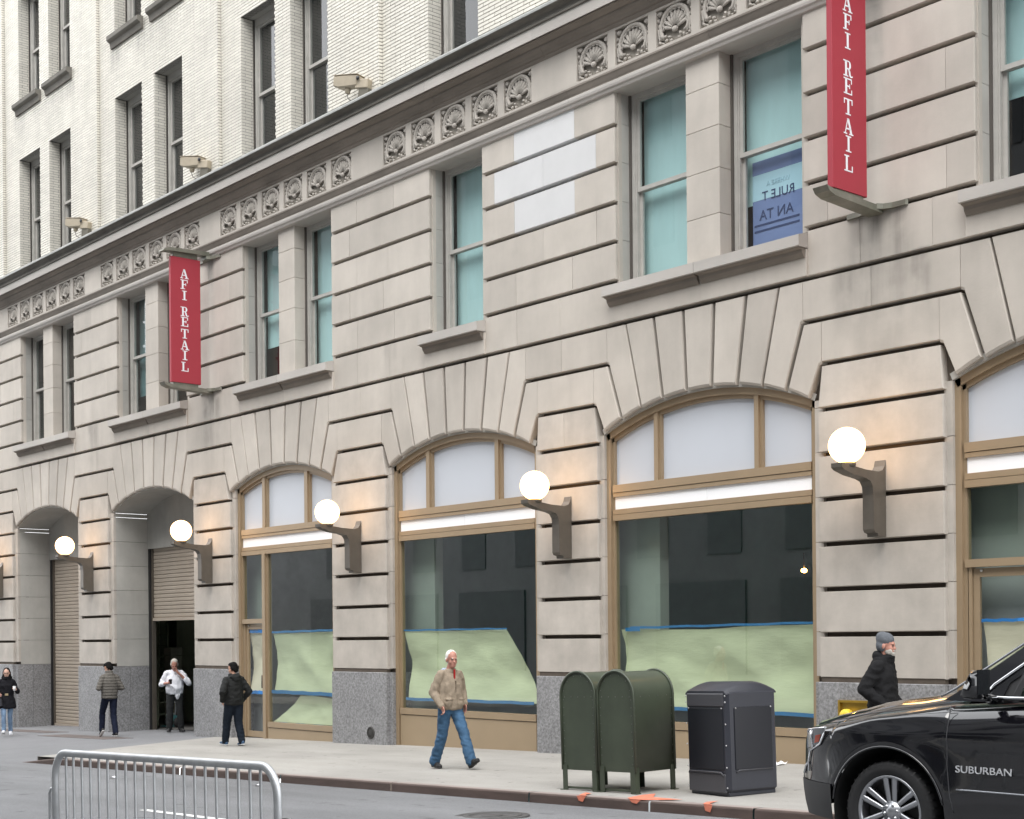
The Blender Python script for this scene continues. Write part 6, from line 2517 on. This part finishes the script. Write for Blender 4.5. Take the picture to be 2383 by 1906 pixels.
loft(bb, [(0, 0, -.11, .05, .11), (0, 0, -.09, .065, .13), (0, 0, .05, .06, .12), (0, 0, .10, .03, .10)], 18)
fuse(bb, 'pouch', mat('bag_grey', (.06, .062, .07), .5), hbag, .01, 2)
MB().tube([(0, -.09, .09), (0, -.06, .19), (0, .0, .23), (0, .06, .19), (0, .09, .09)], .010, 6).build('strap', mat('bag_strap', (.03, .03, .032), .5), hbag)

# 6 the man in the beanie behind the car
def collar_high(jb, hm, J, nk):
    add_ells(jb, Matrix.Translation((nk.x, 0, nk.z + .01)), [((.015, 0, .0), (.115, .115, .055)), ((.035, 0, .035), (.105, .095, .045)), ((-.03, 0, .05), (.085, .10, .06))])


p6, hm, J, nk = person('bearded man in a grey knit beanie and black padded coat behind the car bonnet', (-9.92, -2.0, zs(-9.9, -2.0) + .004), R(14), 1.775, head=(R(6), R(2)), head_pos=(.045, 0, 1.625),
                       hips=(0, 0, .93), legs={'L': ((.16, .085, .52), (.26, .085, .10), (R(10), 0)), 'R': ((-.03, -.085, .49), (-.20, -.085, .10), (R(-10), 0))},
                       arms={'R': ((0, -.195, ST), (-.11, -.29, 1.13), (.09, -.225, .965), (.5, .3, -.7), (1, 0, .2), .6), 'L': ((0, .195, ST), (-.10, .29, 1.13), (.10, .225, .965), (.5, -.3, -.7), (1, 0, .2), .6)},
                       skin=SKIN2, hair=[((.070, 0, -.090), (.034, .042, .036)), ((.045, .050, -.070), (.045, .014, .034)), ((.045, -.050, -.070), (.045, .014, .034)), ((.097, 0, -.055), (.010, .026, .006)), ((.094, .03, .020), (.008, .02, .005)), ((.094, -.03, .020), (.008, .02, .005))], hair_m=GREY_H,
                       torso=[(0, 0, .80, .13, .185), (0, 0, .83, .155, .21), (0, 0, 1.0, .160, .205), (0, 0, 1.15, .155, .205), (0, 0, 1.28, .150, .205), (-.005, 0, 1.37, .13, .175), (0, 0, 1.48, .095, .12)],
                       top_m=cloth('black_padded', (.014, .014, .015)), top_name='coat', sleeve=(.088, .080, .056), trouser_m=cloth('charcoal', (.026, .027, .028)), trouser_r=(.10, .078, .062),
                       shoe_m=mat('shoe_black', (.018, .018, .019), .6), extra=collar_high, top_kw=dict(amp=.013, freq=8, stretch=(.9, .9, 1.2)))
bb = MB()
add_ells(bb, hm, [((-.012, 0, .062), (.104, .087, .088)), ((-.045, 0, .085), (.075, .072, .075)), ((-.055, 0, .0), (.060, .081, .080)), ((-.035, .055, -.01), (.045, .032, .060)), ((-.035, -.055, -.01), (.045, .032, .060))])
fuse(bb, 'beanie', cloth('knit_grey', (.125, .135, .15), bs=160), p6, .008, 2, amp=.002, freq=30)

# ------------------------------------------------------------------ unseen houses opposite, made tall and dark to cut low sky light
ob = empty('opposite_building', (-20, -23.4, -.5), local=False)
tag(ob, 'plain dark stone building across the street, behind the viewer', 'building')
m = MB()
m.box(-75, 45, -36, -23.6, -2, 27.0)
m.build('wall', OPP, ob)
w0 = None
wm = MB().box(-.8, .8, -.06, .05, 0, 2.1)
for zz in (4.6, 8.6, 12.6, 16.6, 20.6):
    for x in np.arange(-60, 34, 3.6):
        if w0 is None:
            w0 = wm.build('window', OPPG, ob, origin=(0, 0, 0))
            o = w0
        else:
            o = w0.copy()
            C.objects.link(o)
        o.location = Vector((x, -23.6, zz)) - WORLD[ob.name]
for x in np.arange(-60, 34, 6.0):
    MB().box(x - 2.2, x + 2.2, -23.66, -23.5, .2, 3.6).build('shop_glass', OPPG, ob)
